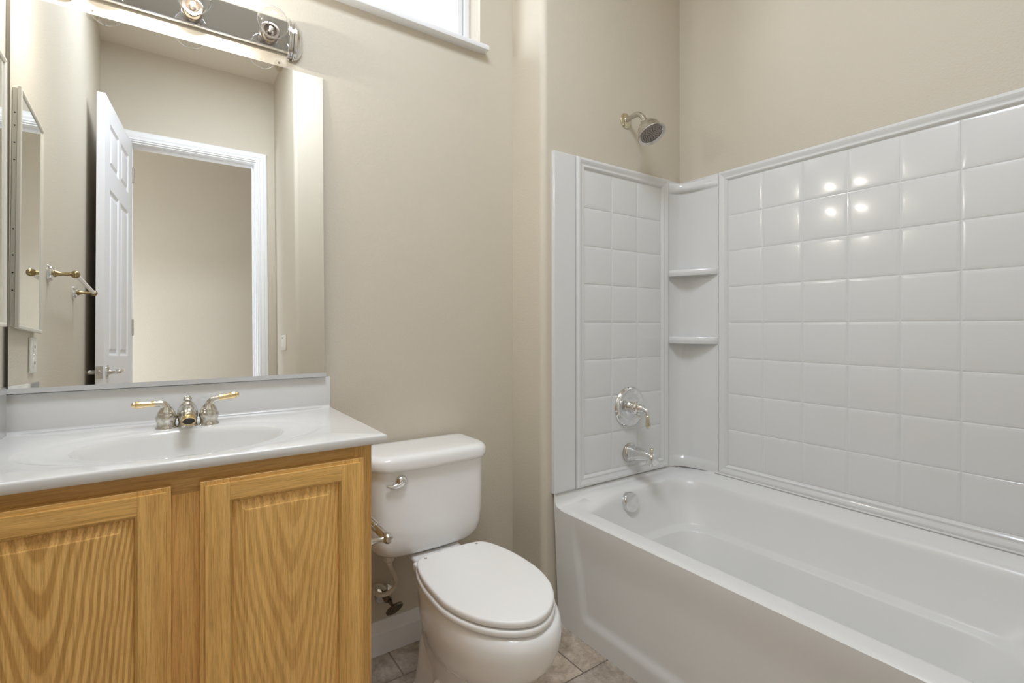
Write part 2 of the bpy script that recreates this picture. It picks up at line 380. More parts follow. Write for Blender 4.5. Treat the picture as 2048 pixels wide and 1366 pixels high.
# door casing (mitred, fluted) + jamb
def casing(name, y, ny, x0, x1, zt, label):
    prof = [(0.0, 0.0), (0.0, 0.008), (0.003, 0.012), (0.009, 0.012), (0.012, 0.0165), (0.021, 0.017), (0.024, 0.0135), (0.034, 0.0165), (0.043, 0.0165), (0.046, 0.014), (0.055, 0.015), (0.062, 0.013), (0.066, 0.006), (0.066, 0.0)]
    bm = B(); rings = []
    for d, h in prof:
        yy = y+ny*h
        rings.append([(x0-d, yy, 0), (x0-d, yy, zt+d), (x1+d, yy, zt+d), (x1+d, yy, 0)])
    loft(bm, rings, False)
    return struct(obj(name, bm, TRIM, ang=15), label, 'door casing')
casing('trim_1', YO, 1, DX0+0.008, DX1-0.008, DZ-0.008, 'white fluted door casing on the bathroom side')
casing('trim_2', YO-0.106, -1, DX0+0.008, DX1-0.008, DZ-0.008, 'white fluted door casing on the hall side')
bm = B()
box(bm, DX0, DX0+0.014, YO-0.11, YO+0.004, 0, DZ); box(bm, DX1-0.014, DX1, YO-0.11, YO+0.004, 0, DZ); box(bm, DX0+0.014, DX1-0.014, YO-0.11, YO+0.004, DZ-0.014, DZ)
box(bm, DX0+0.014, DX0+0.024, YO-0.075, YO-0.04, 0, DZ-0.014); box(bm, DX1-0.024, DX1-0.014, YO-0.075, YO-0.04, 0, DZ-0.014); box(bm, DX0+0.024, DX1-0.024, YO-0.075, YO-0.04, DZ-0.024, DZ-0.014)
struct(obj('trim_3', bm, TRIM), 'white door jamb lining the doorway', 'door jamb')

# six panel door, hinged at the left jamb, standing open along the left wall
HX, HY = 0.145, YO+0.022
ang = math.atan2(0.075, 0.615)          # leaf direction away from +y, toward the left wall
door = bpy.data.objects.new('door_1', None); C.objects.link(door); door.location = (HX, HY, 0)
struct(door, 'white six panel door standing open along the left wall, seen in the mirror', 'door')
LW, LT, LH0, LH1 = 0.635, 0.031, 0.012, 2.205
es = Vector((-math.sin(ang), math.cos(ang), 0)); en = Vector((math.cos(ang), math.sin(ang), 0))   # along the leaf; room-side normal
def dw(s, n, z): return Vector((HX, HY, 0))+es*s+en*n+Vector((0, 0, z))
bm = B()
pan = []
for (a, b_) in ((0.10, 0.295), (0.34, 0.535)):
    for (z0, z1) in ((1.885, 2.10), (0.98, 1.78), (0.20, 0.84)): pan.append((a, b_, z0, z1))
xs = sorted({0, LW, *[p[0] for p in pan], *[p[1] for p in pan]}); zs = sorted({LH0, LH1, *[p[2] for p in pan], *[p[3] for p in pan]})
for side in (0, 1):
    nn = 0 if side == 0 else -LT; sg = 1 if side == 0 else -1
    for i in range(len(xs)-1):
        for j in range(len(zs)-1):
            a, b_, z0, z1 = xs[i], xs[i+1], zs[j], zs[j+1]
            if any(abs(p[0]-a) < 1e-6 and abs(p[2]-z0) < 1e-6 for p in pan):
                rings = []
                for ins, dep in ((0, 0), (0.004, -0.002), (0.012, -0.007), (0.022, -0.0075), (0.034, -0.0015), (0.040, -0.0005)):
                    q = nn+sg*dep
                    rings.append([dw(a+ins, q, z0+ins), dw(b_-ins, q, z0+ins), dw(b_-ins, q, z1-ins), dw(a+ins, q, z1-ins)])
                loft(bm, rings, True, False, True)
            else:
                bm.faces.new([bm.verts.new(p) for p in (dw(a, nn, z0), dw(b_, nn, z0), dw(b_, nn, z1), dw(a, nn, z1))])
for q in (((0, 0), (0, 1)), ((1, 0), (1, 1))):
    s = 0 if q[0][0] == 0 else LW
    bm.faces.new([bm.verts.new(p) for p in (dw(s, 0, LH0), dw(s, -LT, LH0), dw(s, -LT, LH1), dw(s, 0, LH1))])
for z in (LH0, LH1):
    bm.faces.new([bm.verts.new(p) for p in (dw(0, 0, z), dw(LW, 0, z), dw(LW, -LT, z), dw(0, -LT, z))])
bmesh.ops.remove_doubles(bm, verts=bm.verts, dist=1e-5)
obj('door_leaf', bm, DOORM, door, ang=12)
ZK = 0.905
for sg, base in ((1, 0.0), (-1, -LT)):
    bm = B(); o = dw(LW-0.062, base, ZK); d = en*sg
    lathe(bm, o, d, [(0.033, 0), (0.033, 0.003), (0.030, 0.006), (0.014, 0.009), (0.012, 0.013), (0.0115, 0.034), (0.0125, 0.036), (0.010, 0.040)])
    tube(bm, [o+d*0.038, o+d*0.048-es*0.004, o+d*0.052-es*0.03+Vector((0, 0, 0.003)), o+d*0.050-es*0.075], [0.0095, 0.0095, 0.008, 0.006], 12)
    k = obj('door_handle', bm, CHROME, door); k['label'] = 'chrome lever handle'
bm = B(); box(bm, -0.0125, 0.0125, -0.0016, 0.0016, ZK-0.028, ZK+0.028)
lathe(bm, (0, 0.0016, ZK), (0, 1, 0), [(0.009, 0), (0.009, 0.006), (0.006, 0.010)], 16)
M = Matrix.Translation(dw(LW+0.0008, -LT/2, 0)) @ Matrix.Rotation(ang, 4, 'Z')
bmesh.ops.transform(bm, matrix=M, verts=bm.verts)
obj('latch_plate', bm, CHROME, door)
for z in (0.22, 1.10, 1.98):
    bm = B(); o = dw(-0.004, 0.003, z); lathe(bm, o, (0, 0, 1), [(0.003, -0.004), (0.006, 0), (0.006, 0.085), (0.003, 0.089)], 12)
    obj('hinge', bm, NICKEL, door)

# ------------------------------------------------------------------ window
win = bpy.data.objects.new('window_1', None); C.objects.link(win); win.location = (0.79, 0.07, WZ0)
struct(win, 'high white framed window above the toilet, glowing with daylight', 'window')
def ringframe(bm, x0, x1, z0, z1, w_, ya, yb, bev=0.003):
    box(bm, x0, x0+w_, ya, yb, z0, z1, bev); box(bm, x1-w_, x1, ya, yb, z0, z1, bev)
    box(bm, x0+w_, x1-w_, ya, yb, z0, z0+w_, bev); box(bm, x0+w_, x1-w_, ya, yb, z1-w_, z1, bev)
bm = B(); ringframe(bm, WX0, WX1, WZ0, WZ1, 0.022, 0.075, 0.13); obj('window_frame', bm, VINYL, win)
bm = B(); ringframe(bm, WX0+0.024, WX1-0.024, WZ0+0.024, WZ1-0.024, 0.020, 0.085, 0.115); obj('sash', bm, VINYL, win)
bm = B(); box(bm, WX0+0.04, WX1-0.04, 0.098, 0.102, WZ0+0.04, WZ1-0.04); obj('pane', bm, PANE, win)
bm = B(); box(bm, WX0-0.025, WX1+0.018, -0.036, 0.0, WZ0-0.0135, WZ0+0.004, 0.003); box(bm, WX0, WX1, -0.002, 0.078, WZ0-0.0135, WZ0+0.0035)
s_ = obj('window_sill', bm, TRIM, win)

# ------------------------------------------------------------------ bathtub
tub = thing('bathtub', 'white alcove bathtub with smooth apron beside the toilet', 'bathtub', (1.395, -1.49, 0))
K, E_ = 8, 60
def rloop(x0, x1, y0, y1, rs):
    """rs: radii at (x0,y0),(x1,y0),(x1,y1),(x0,y1)"""
    P = []
    cs = [((x0+rs[0], y0+rs[0]), rs[0], PI), ((x1-rs[1], y0+rs[1]), rs[1], 1.5*PI), ((x1-rs[2], y1-rs[2]), rs[2], 0), ((x0+rs[3], y1-rs[3]), rs[3], 0.5*PI)]
    for q in range(4):
        (cx, cy), rr, a0 = cs[q]
        c = arc(cx, cy, rr, a0, a0+PI/2, K); P += c
        (nx, ny), nr, na = cs[(q+1) % 4]; nxt = (nx+nr*math.cos(na), ny+nr*math.sin(na)); l = c[-1]
        for k in range(1, E_): P.append((l[0]+(nxt[0]-l[0])*k/E_, l[1]+(nxt[1]-l[1])*k/E_))
    return P
TX0, TX1, TY0, TY1 = 1.395, 2.105, -1.495, -0.200
def ring3(x0, x1, y0, y1, rs, za, zo, bow=0.0):
    out = []
    for x, y in rloop(x0, x1, y0, y1, rs):
        t = sm01((x-x0)/0.16)
        z = za+(zo-za)*t
        if bow and y > (y0+y1)/2:
            k = max(0.0, 1-(x-x0)/0.28); y -= bow*k*k*max(0.0, (y-(y1-0.12))/0.12)
        out.append((x, y, z))
    return out
bm = B(); rings = []
def outer(ins, dz):
    o = []
    for x, y in rloop(TX0+ins, TX1-ins, TY0+ins, TY1-ins, (0.004,)*4):
        k = sm01((x-(TX1-0.05))/0.03)
        side = 1 if x > TX0+0.02 else 0
        o.append((x, y, 0.405+(0.450-0.405)*k + dz))
    return o
rings.append(outer(0.0, 0.0)); rings.append(outer(0.004, 0.004)); rings.append(outer(0.010, 0.0055)); rings.append(outer(0.018, 0.006))
rings.append(ring3(1.430, 2.058, -1.455, -0.225, (0.03, 0.05, 0.05, 0.02), 0.4105, 0.436, 0.0))
rings.append(ring3(1.449, 2.036, -1.430, -0.247, (0.05, 0.10, 0.08, 0.03), 0.4105, 0.431, 0.035))
rings.append(ring3(1.457, 2.027, -1.422, -0.256, (0.05, 0.10, 0.09, 0.03), 0.4095, 0.4265, 0.038))
rings.append(ring3(1.462, 2.021, -1.412, -0.264, (0.05, 0.10, 0.09, 0.03), 0.405, 0.418, 0.038))
rings.append(ring3(1.465, 2.017, -1.405, -0.269, (0.05, 0.10, 0.10, 0.035), 0.395, 0.406, 0.038))
rings.append(ring3(1.468, 2.013, -1.395, -0.2735, (0.05, 0.10, 0.10, 0.035), 0.378, 0.385, 0.037))
rings.append(ring3(1.478, 1.998, -1.37, -0.288, (0.06, 0.10, 0.10, 0.04), 0.34, 0.34, 0.03))
rings.append(ring3(1.492, 1.977, -1.31, -0.312, (0.06, 0.10, 0.10, 0.05), 0.275, 0.275, 0.02))
rings.append(ring3(1.496, 1.973, -1.30, -0.317, (0.06, 0.10, 0.10, 0.05), 0.268, 0.268, 0.015))
rings.append(ring3(1.512, 1.955, -1.28, -0.337, (0.06, 0.10, 0.10, 0.05), 0.262, 0.262, 0.01))
rings.append(ring3(1.516, 1.951, -1.275, -0.342, (0.06, 0.10, 0.10, 0.05), 0.255, 0.255, 0.0))
rings.append(ring3(1.535, 1.93, -1.20, -0.37, (0.07, 0.11, 0.11, 0.06), 0.14, 0.14))
rings.append(ring3(1.55, 1.915, -1.17, -0.39, (0.08, 0.11, 0.11, 0.07), 0.105, 0.105))
rings.append(ring3(1.58, 1.885, -1.12, -0.43, (0.08, 0.10, 0.10, 0.08), 0.088, 0.088))
rings.append(ring3(1.66, 1.80, -1.00, -0.55, (0.05, 0.05, 0.05, 0.05), 0.083, 0.083))
loft(bm, rings, True, False, True)
obj('tub_basin', bm, TUBM, tub, ang=60)
# apron: a face with a softly recessed field
bm = B(); ny, nz = 260, 46
def apx(y, z):
    base = 1.414-0.019*(z/0.405)
    def inside(v, a, b, s): return sm01((v-a)/s)*sm01((b-v)/s)
    ya = -0.275-0.05*(1-z/0.40)
    d = inside(y, TY0+0.10, ya, 0.035)*sm01((z-0.060)/0.035)*sm01((0.40-z)/0.14)
    return base+0.008*d
grid = [[bm.verts.new((apx(TY0+(TY1-TY0)*i/ny, 0.405*j/nz), TY0+(TY1-TY0)*i/ny, 0.405*j/nz)) for j in range(nz+1)] for i in range(ny+1)]
for i in range(ny+1):
    y = TY0+(TY1-TY0)*i/ny; k = 0.0
    for j in range(nz+1): grid[i][j].co.z *= (0.405+0.045*k)/0.405
for i in range(ny):
    for j in range(nz): bm.faces.new((grid[i][j], grid[i+1][j], grid[i+1][j+1], grid[i][j+1]))
bm.faces.new([g for g in [grid[ny][j] for j in range(nz+1)]]+[bm.verts.new((2.0, TY1, 0.40)), bm.verts.new((2.0, TY1, 0))])
obj('apron', bm, TUBM, tub, ang=60)
def cpath(k=0.0, taper=True):
    """plan curve of the corner column from the shower panel to the long panel; k pushes it into the room"""
    pts = [(2.006, -0.2005), (2.030, -0.2035), (2.052, -0.2115), (2.066, -0.2245), (2.075, -0.2405), (2.0805, -0.262), (2.0840, -0.300), (2.0865, -0.340), (2.0885, -0.381)]
    out = []
    for i, (x, y) in enumerate(pts):
        a = pts[max(i-1, 0)]; b_ = pts[min(i+1, len(pts)-1)]; t = Vector((b_[0]-a[0], b_[1]-a[1])).normalized()
        q = k*(0.02+0.98*math.sin(PI*i/(len(pts)-1))**0.7) if (taper and k > 0) else k
        out.append((x+t.y*q, y-t.x*q))
    return out
path = [(1.3945+(2.0-1.3945)*i/24, -0.1992) for i in range(25)]+cpath(-0.001)+[(2.0900, -0.381-1.114*i/30) for i in range(1, 31)]
bm = B(); rings = []
for i, (x, y) in enumerate(path):
    a = path[max(i-1, 0)]; b_ = path[min(i+1, len(path)-1)]; t = Vector((b_[0]-a[0], b_[1]-a[1], 0)).normalized(); n = Vector((t.y, -t.x, 0))
    if i == 0: n = Vector((0, -1, 0))
    zb = 0.4090+0.0255*sm01((x-1.43)/0.16)
    hh = (0.4515-zb)
    o = Vector((x, y, 0)); q = []
    for d, z in ((0.0, 0.4518), (0.0030, 0.4510), (0.0045, zb+hh*0.62), (0.0070, zb+hh*0.32), (0.0120, zb+hh*0.14), (0.0200, zb+hh*0.05), (0.0330, zb), (0.0330, zb-0.008), (0.0, zb-0.008)):
        q.append(o+n*d+Vector((0, 0, z)))
    rings.append(q)
loft(bm, rings, True, True, True)
obj('end_flange', bm, TUBM, tub, ang=50)
bm = B(); lathe(bm, (1.688, -0.2765, 0.388), (0, -1, 0.22), [(0.036, -0.012), (0.037, 0.006), (0.0365, 0.012), (0.034, 0.0165), (0.030, 0.018), (0.0, 0.0185)], 40)
k = obj('overflow_plate', bm, CHROME, tub); k['label'] = 'round chrome overflow plate'
bm = B(); lathe(bm, (1.73, -0.60, 0.083), (0, 0, 1), [(0.035, 0), (0.035, 0.003), (0.03, 0.004), (0.02, 0.002), (0.0, 0.002)], 32)
k = obj('drain', bm, CHROME, tub); k['label'] = 'chrome drain ring'

# ------------------------------------------------------------------ tub surround
sur = thing('tub_surround', 'glossy white moulded tile pattern surround above the bathtub', 'tub surround', (2.10, -0.19, 0.452))
ZB, ZT = 0.452, 1.648
def field(bm, P, u0, u1, z0, z1, cols, rows):
    """P(u,h,z) -> world; tiles between inner moulding edges u0..u1, z0..z1"""
    g = 0.0011
    for (a, b_) in zip(cols[:-1], cols[1:]):
        for (c, d) in zip(rows[:-1], rows[1:]):
            rr = []
            for ins, h in ((g, 0.0), (g+0.0012, 0.0009), (g+0.009, 0.0024), (g+0.0115, 0.0027)):
                rr.append([P(a+ins, h, c+ins), P(b_-ins, h, c+ins), P(b_-ins, h, d-ins), P(a+ins, h, d-ins)])
            loft(bm, rr, True, False, True)
def moulding(bm, P, u0, u1, z0, z1, wu, wz):
    """picture frame moulding, outer rectangle u0..u1 z0..z1, widths wu wz"""
    prof = [(0.0, -0.004), (0.0, 0.006), (0.06, 0.0105), (0.15, 0.0125), (0.28, 0.0132), (0.42, 0.0115), (0.56, 0.0085), (0.66, 0.0075), (0.74, 0.0085), (0.82, 0.0085), (0.90, 0.006), (0.97, 0.002), (1.0, 0.0)]
    rr = []
    for t, h in prof:
        a, c = t*wu, t*wz
        rr.append([P(u0+a, h, z0+c), P(u1-a, h, z0+c), P(u1-a, h, z1-c), P(u0+a, h, z1-c)])
    loft(bm, rr, True, False, False)
# panel on the shower wall
PS = lambda u, h, z: Vector((u, -0.1965-h, z))
bm = B()
box(bm, 1.394, 2.10, -0.1965, YS-0.0003, ZB, ZT, 0.0)
box(bm, 1.394, 1.493, -0.2015, -0.1960, ZB, ZT, 0.002)
moulding(bm, PS, 1.496, 2.008, ZB, ZT, 0.040, 0.040)
c0, c1, r0, r1 = 1.536, 1.968, 0.492, 1.608
field(bm, PS, c0, c1, r0, r1, [c0+(c1-c0)*i/3 for i in range(4)], [r0+(r1-r0)*i/8 for i in range(9)])
obj('shower_panel', bm, ACRY, sur, ang=14)
# panel along the long wall
PR = lambda u, h, z: Vector((2.0995-h, u, z))
bm = B()
box(bm, 2.0995, XR-0.0003, -1.495, -0.20, ZB, ZT, 0.0)
moulding(bm, PR, -1.49, -0.379, ZB, ZT, 0.038, 0.040)
c0, c1 = -1.452, -0.417
cols = [-0.417, -0.5545, -0.6935, -0.8330, -0.9725, -1.112, -1.2515, -1.391, -1.452][::-1]
field(bm, PR, c0, c1, r0, r1, cols, [r0+(r1-r0)*i/8 for i in range(9)])
obj('long_panel', bm, ACRY, sur, ang=14)
# corner column: recessed, softly curved, with two shelves and a rounded cap and foot
bm = B(); rings = []
zz = [(ZB, 0.012), (0.465, 0.014), (0.478, 0.0125), (0.487, 0.008), (0.493, 0.002), (0.498, 0.0), (1.590, 0.0), (1.5935, 0.001), (1.597, 0.010), (1.604, 0.0165), (1.614, 0.0185), (1.624, 0.017), (1.632, 0.012), (1.636, 0.004), (1.636, -0.02)]
for z, k in zz: rings.append([(x, y, z) for x, y in cpath(k)])
loft(bm, rings, False)
cu = obj('corner_column', bm, ACRY, sur, ang=50)
for z0, z1, lab in ((1.243, 1.268, 'upper corner shelf'), (0.965, 0.992, 'lower corner shelf')):
    bm = B()
    back = cpath(-0.004); front = []
    nfr = 14
    for i in range(nfr+1):
        t = i/nfr
        x = 2.006+(2.0855-2.006)*t; y = -0.2075+(-0.378+0.2075)*t
        b_ = math.sin(PI*t)**0.8
        front.append((x-0.010*b_, y-0.012*b_))
    rings = []
    for ins, z in ((0.0, z0), (0.0, z0+0.001), (-0.0025, z0+0.006), (-0.0025, z1-0.005), (0.0, z1), (0.003, z1+0.001)):
        rings.append([(x+ins, y+ins*0.6, z) for x, y in front]+[(x, y, z) for x, y in back[::-1]])
    loft(bm, rings, True, True, True)
    k = obj('corner_shelf', bm, ACRY, sur, ang=40); k['label'] = lab
# thin dark joint where the surround stands on the tub
bm = B(); box(bm, 1.397, 1.99, -0.2055, -0.198, 0.4495, 0.4525); box(bm, 2.078, 2.10, -1.49, -0.37, 0.4495, 0.4525)
obj('seam', bm, CAULK, sur)

# ------------------------------------------------------------------ shower fittings
sh = thing('showerhead', 'nickel bell shaped shower head on a bent arm', 'shower head', (1.768, YS, 1.842))
bm = B(); lathe(bm, (1.768, YS, 1.842), (0, -1, 0), [(0.030, 0), (0.0295, 0.003), (0.026, 0.006), (0.013, 0.009), (0.011, 0.011)], 32)
k = obj('wall_flange', bm, PBRASS, sh); k['label'] = 'worn brass wall flange'
bm = B(); tube(bm, [(1.768, YS-0.004, 1.842), (1.768, -0.215, 1.846), (1.769, -0.245, 1.848), (1.770, -0.266, 1.834), (1.771, -0.279, 1.810)], 0.0095, 18)
obj('arm', bm, NICKEL, sh)
hd = Vector((0.0, -0.50, -0.87)).normalized(); ho = Vector((1.771, -0.274, 1.818))
bm = B(); lathe(bm, ho, hd, [(0.012, 0.0), (0.0135, 0.003), (0.0135, 0.010), (0.0115, 0.012), (0.017, 0.014), (0.018, 0.020), (0.024, 0.024), (0.034, 0.032), (0.0415, 0.044), (0.0455, 0.058), (0.0475, 0.070), (0.0530, 0.074), (0.0545, 0.077), (0.0525, 0.081), (0.042, 0.0760), (0.042, 0.070)], 48)
obj('bell', bm, NICKEL, sh)
bm = B(); lathe(bm, ho+hd*0.071, hd, [(0.0405, 0), (0.0405, 0.004), (0.038, 0.0055), (0.0, 0.0062)], 40)
u, v, _ = frame_of(hd)
for rr, n in ((0.0325, 20), (0.025, 14), (0.018, 12), (0.0105, 8), (0.004, 3)):
    for i in range(n):
        a = 2*PI*i/n+rr*90
        lathe(bm, ho+hd*0.0758+u*rr*math.cos(a)+v*rr*math.sin(a), hd, [(0.0017, 0), (0.0017, 0.0022), (0.0008, 0.0026)], 8, mi=1)
k = obj('spray_face', bm, [RUBR, DARK], sh); k['label'] = 'dark spray face with rings of nozzles'
bm = B(); o = ho+hd*0.072+(-u*0.55-v*0.83)*0.040; lathe(bm, o, hd, [(0.003, 0), (0.003, 0.008), (0.002, 0.010)], 12)
obj('spray_tab', bm, CHROME, sh)

VY = -0.1995
va = thing('shower_valve', 'round chrome shower valve with drooping lever handle', 'shower valve', (1.773, VY, 0.722))
bm = B(); lathe(bm, (1.773, VY, 0.722), (0, -1, 0), [(0.079, 0), (0.080, 0.003), (0.078, 0.008), (0.073, 0.0125), (0.067, 0.0135), (0.060, 0.010), (0.055, 0.0075), (0.052, 0.0085), (0.048, 0.0085), (0.030, 0.0115), (0.026, 0.013), (0.0, 0.013)], 56)
obj('escutcheon', bm, CHROME, va)
bm = B(); lathe(bm, (1.773, VY-0.012, 0.722), (0, -1, 0), [(0.026, 0), (0.026, 0.020), (0.0235, 0.022), (0.0235, 0.026), (0.027, 0.029), (0.0285, 0.036), (0.026, 0.042), (0.019, 0.045), (0.018, 0.050), (0.013, 0.058), (0.010, 0.062), (0.0, 0.064)], 40)
obj('hub', bm, CHROME, va)
bm = B(); tube(bm, [(1.773, VY-0.064, 0.722), (1.773, VY-0.078, 0.721), (1.773, VY-0.089, 0.712), (1.773, VY-0.092, 0.698)], [0.011, 0.010, 0.0085, 0.0075], 16)
hv = obj('lever', bm, CHROME, va)
bm = B(); lathe(bm, (1.773, VY-0.092, 0.700), (0, -0.05, -1), [(0.0075, 0), (0.0085, 0.002), (0.0070, 0.005), (0.0075, 0.02), (0.0100, 0.036), (0.0100, 0.041), (0.0065, 0.047), (0.003, 0.049)], 20)
obj('grip', bm, PBRASS, hv)

sp = thing('tub_spout', 'chrome tub spout with small diverter knob below the shower valve', 'tub spout', (1.773, VY, 0.545))
bm = B(); lathe(bm, (1.773, VY, 0.543), (0, -1, 0), [(0.037, 0), (0.038, 0.003), (0.037, 0.008), (0.033, 0.011), (0.034, 0.014), (0.031, 0.017)], 40)
obj('spout_flange', bm, NICKEL, sp)
bm = B(); rings = []
for y, zc, hw, hh in ((-0.208, 0.543, 0.030, 0.031), (-0.225, 0.544, 0.0275, 0.029), (-0.25, 0.546, 0.0245, 0.025), (-0.275, 0.548, 0.022, 0.021), (-0.298, 0.549, 0.020, 0.018), (-0.312, 0.5465, 0.0195, 0.0185), (-0.322, 0.543, 0.019, 0.019), (-0.328, 0.538, 0.0185, 0.0175), (-0.329, 0.532, 0.018, 0.0125)):
    rings.append([(1.773+hw*math.copysign(abs(math.cos(a))**0.72, math.cos(a)), y, zc+hh*math.copysign(abs(math.sin(a))**0.72, math.sin(a))) for a in [2*PI*i/32 for i in range(32)]])
loft(bm, rings, True, True, True)
rings = []
for z, s_ in ((0.545, 1.0), (0.530, 1.0), (0.519, 0.97)):
    rings.append([(1.773+0.018*s_*math.copysign(abs(math.cos(a))**0.6, math.cos(a)), -0.311+0.018*s_*math.copysign(abs(math.sin(a))**0.6, math.sin(a)), z) for a in [2*PI*i/32 for i in range(32)]])
loft(bm, rings, True, True, True)
obj('spout_body', bm, CHROME, sp, ang=50)
bm = B(); lathe(bm, (1.773, -0.312, 0.562), (0, 0, 1), [(0.003, 0), (0.003, 0.006), (0.0055, 0.008), (0.0072, 0.012), (0.0072, 0.0155), (0.0048, 0.019), (0.0, 0.020)], 20)
obj('diverter_knob', bm, PBRASS, sp)

# ------------------------------------------------------------------ vanity cabinet
CX1, CYF = 0.658, -0.465
vc = thing('vanity_cabinet', 'honey oak two door vanity cabinet under the sink', 'cabinet', (0.33, -0.24, 0))
bm = B()
box(bm, CX1-0.016, CX1, CYF+0.018, -0.002, 0.10, 0.7795, mi=0); box(bm, 0.003, 0.019, CYF+0.018, -0.002, 0.10, 0.7795)
box(bm, 0.019, CX1-0.016, CYF+0.018, -0.002, 0.10, 0.115); box(bm, 0.019, CX1-0.016, -0.010, -0.002, 0.115, 0.7795)
box(bm, 0.003, CX1, CYF+0.07, -0.002, 0.0005, 0.10)
obj('carcass', bm, OAKS, vc)
bm = B()   # face frame: rails level, stiles upright
box(bm, 0.003, 0.040, CYF, CYF+0.018, 0.10, 0.7795, 0.0008, 1, mi=1)
box(bm, CX1-0.038, CX1, CYF, CYF+0.018, 0.10, 0.7795, 0.0008, 1, mi=2)
box(bm, 0.288, 0.350, CYF+0.0002, CYF+0.018, 0.14, 0.7495, 0.0006, 1, mi=1)
box(bm, 0.040, CX1-0.038, CYF+0.0001, CYF+0.018, 0.735, 0.7795, 0.0006, 1, mi=0)
box(bm, 0.040, CX1-0.038, CYF+0.0001, CYF+0.018, 0.10, 0.14, 0.0006, 1, mi=0)
obj('face_frame', bm, [OAKH2, OAKV2, OAKS], vc)
def cab_door(x0, x1, z0, z1, pm, lab):
    y0, t = CYF-0.0005, 0.019; yf = y0-t; st, rl = 0.047, 0.040
    bm = B()
    lp = 0.0075
    def member(xa, xb, za, zb, mi):
        box(bm, xa, xb, yf+0.0045, y0, za, zb, 0.0006, 1, mi=mi)
        box(bm, max(xa, x0+lp), min(xb, x1-lp), yf, yf+0.006, max(za, z0+lp), min(zb, z1-lp), 0.0010, 2, mi=mi)
    member(x0, x0+st, z0, z1, 0); member(x1-st, x1, z0, z1, 2); member(x0+st, x1-st, z1-rl, z1, 1); member(x0+st, x1-st, z0, z0+rl, 1)
    # outer lip, thinner edge all round
    o = obj('door', bm, [OAKV, OAKH, OAKV2], vc, ang=20); o['label'] = lab
    bm = B(); a, b_, c, d = x0+st, x1-st, z0+rl, z1-rl
    rr = []
    for ins, dep in ((-0.002, 0.0095), (0.001, 0.0095), (0.0012, 0.0090), (0.024, 0.0040), (0.0245, 0.0026), (0.026, 0.0022)):
        y = yf+dep; rr.append([(a+ins, y, c+ins), (b_-ins, y, c+ins), (b_-ins, y, d-ins), (a+ins, y, d-ins)])
    loft(bm, rr, True, True, True)
    obj('raised_panel', bm, pm, o, ang=8)
    bm = B()   # moulded inner edge of the frame
    rr = []
    for ins, dep in ((-0.0005, -0.0002), (0.0015, 0.0005), (0.004, 0.0035), (0.0045, 0.009)):
        y = yf+dep; rr.append([(a+ins, y, c+ins), (b_-ins, y, c+ins), (b_-ins, y, d-ins), (a+ins, y, d-ins)])
    loft(bm, rr, True); obj('sticking', bm, OAKS, o, ang=60)
    return o
cab_door(0.006, 0.297, 0.13, 0.755, OAKC, 'left cabinet door with bold arched grain')
cab_door(0.340, 0.636, 0.13, 0.755, OAKP, 'right cabinet door with fine straight grain')

# ------------------------------------------------------------------ vanity top with integral basin
vt = thing('countertop', 'glossy white cultured marble countertop with oval sink', 'countertop', (0.343, -0.24, 0.78))
TXA, TXB, TYA, TYB, TZ = 0.0005, 0.686, -0.487, -0.0005, 0.800
bc = (0.325, -0.290)
ang_list = []
corners = [(TXA, TYA), (TXB, TYA), (TXB, TYB), (TXA, TYB)]
bp_ = []
def edge_pts(a, b_, n): return [(a[0]+(b_[0]-a[0])*i/n, a[1]+(b_[1]-a[1])*i/n) for i in range(n)]
bp_ = edge_pts(corners[0], corners[1], 40)+edge_pts(corners[1], corners[2], 28)+edge_pts(corners[2], corners[3], 40)+edge_pts(corners[3], corners[0], 28)
def rect_in(p, d): return (min(max(p[0], TXA+d), TXB-d), min(max(p[1], TYA+d), TYB-d))
def ell(cx, cy, rx, ry, th): return (cx+rx*math.cos(th), cy+ry*math.sin(th))
ths = [math.atan2((p[1]-bc[1])/0.8, p[0]-bc[0]) for p in bp_]
RX, RY = 0.186, 0.140
def ering(rx, ry, z, cx=bc[0], cy=bc[1]): return [(*ell(cx, cy, rx, ry, t), z) for t in ths]
bm = B()
rings = [ering(RX, RY, TZ-0.0045), ering(RX+0.004, RY+0.004, TZ-0.0035), ering(RX+0.055, RY+0.018, TZ-0.0030, 0.328, -0.287), ering(RX+0.076, RY+0.027, TZ-0.0024, 0.329, -0.283), ering(RX+0.084, RY+0.033, TZ-0.0002, 0.330, -0.281), ering(RX+0.087, RY+0.035, TZ, 0.330, -0.2805)]
def clampring(r_): return [(*rect_in((x, y), 0.012), z) for x, y, z in r_]
rings = [clampring(r_) for r_ in rings]
for d, z in ((0.0050, TZ), (0.0025, TZ-0.0006), (0.0008, TZ-0.002), (0.0, TZ-0.0045), (0.0, TZ-0.0155), (0.002, TZ-0.0185), (0.006, TZ-0.0195)):
    rings.append([(*rect_in(p, d), z) for p in bp_])
loft(bm, rings, True, False, False)
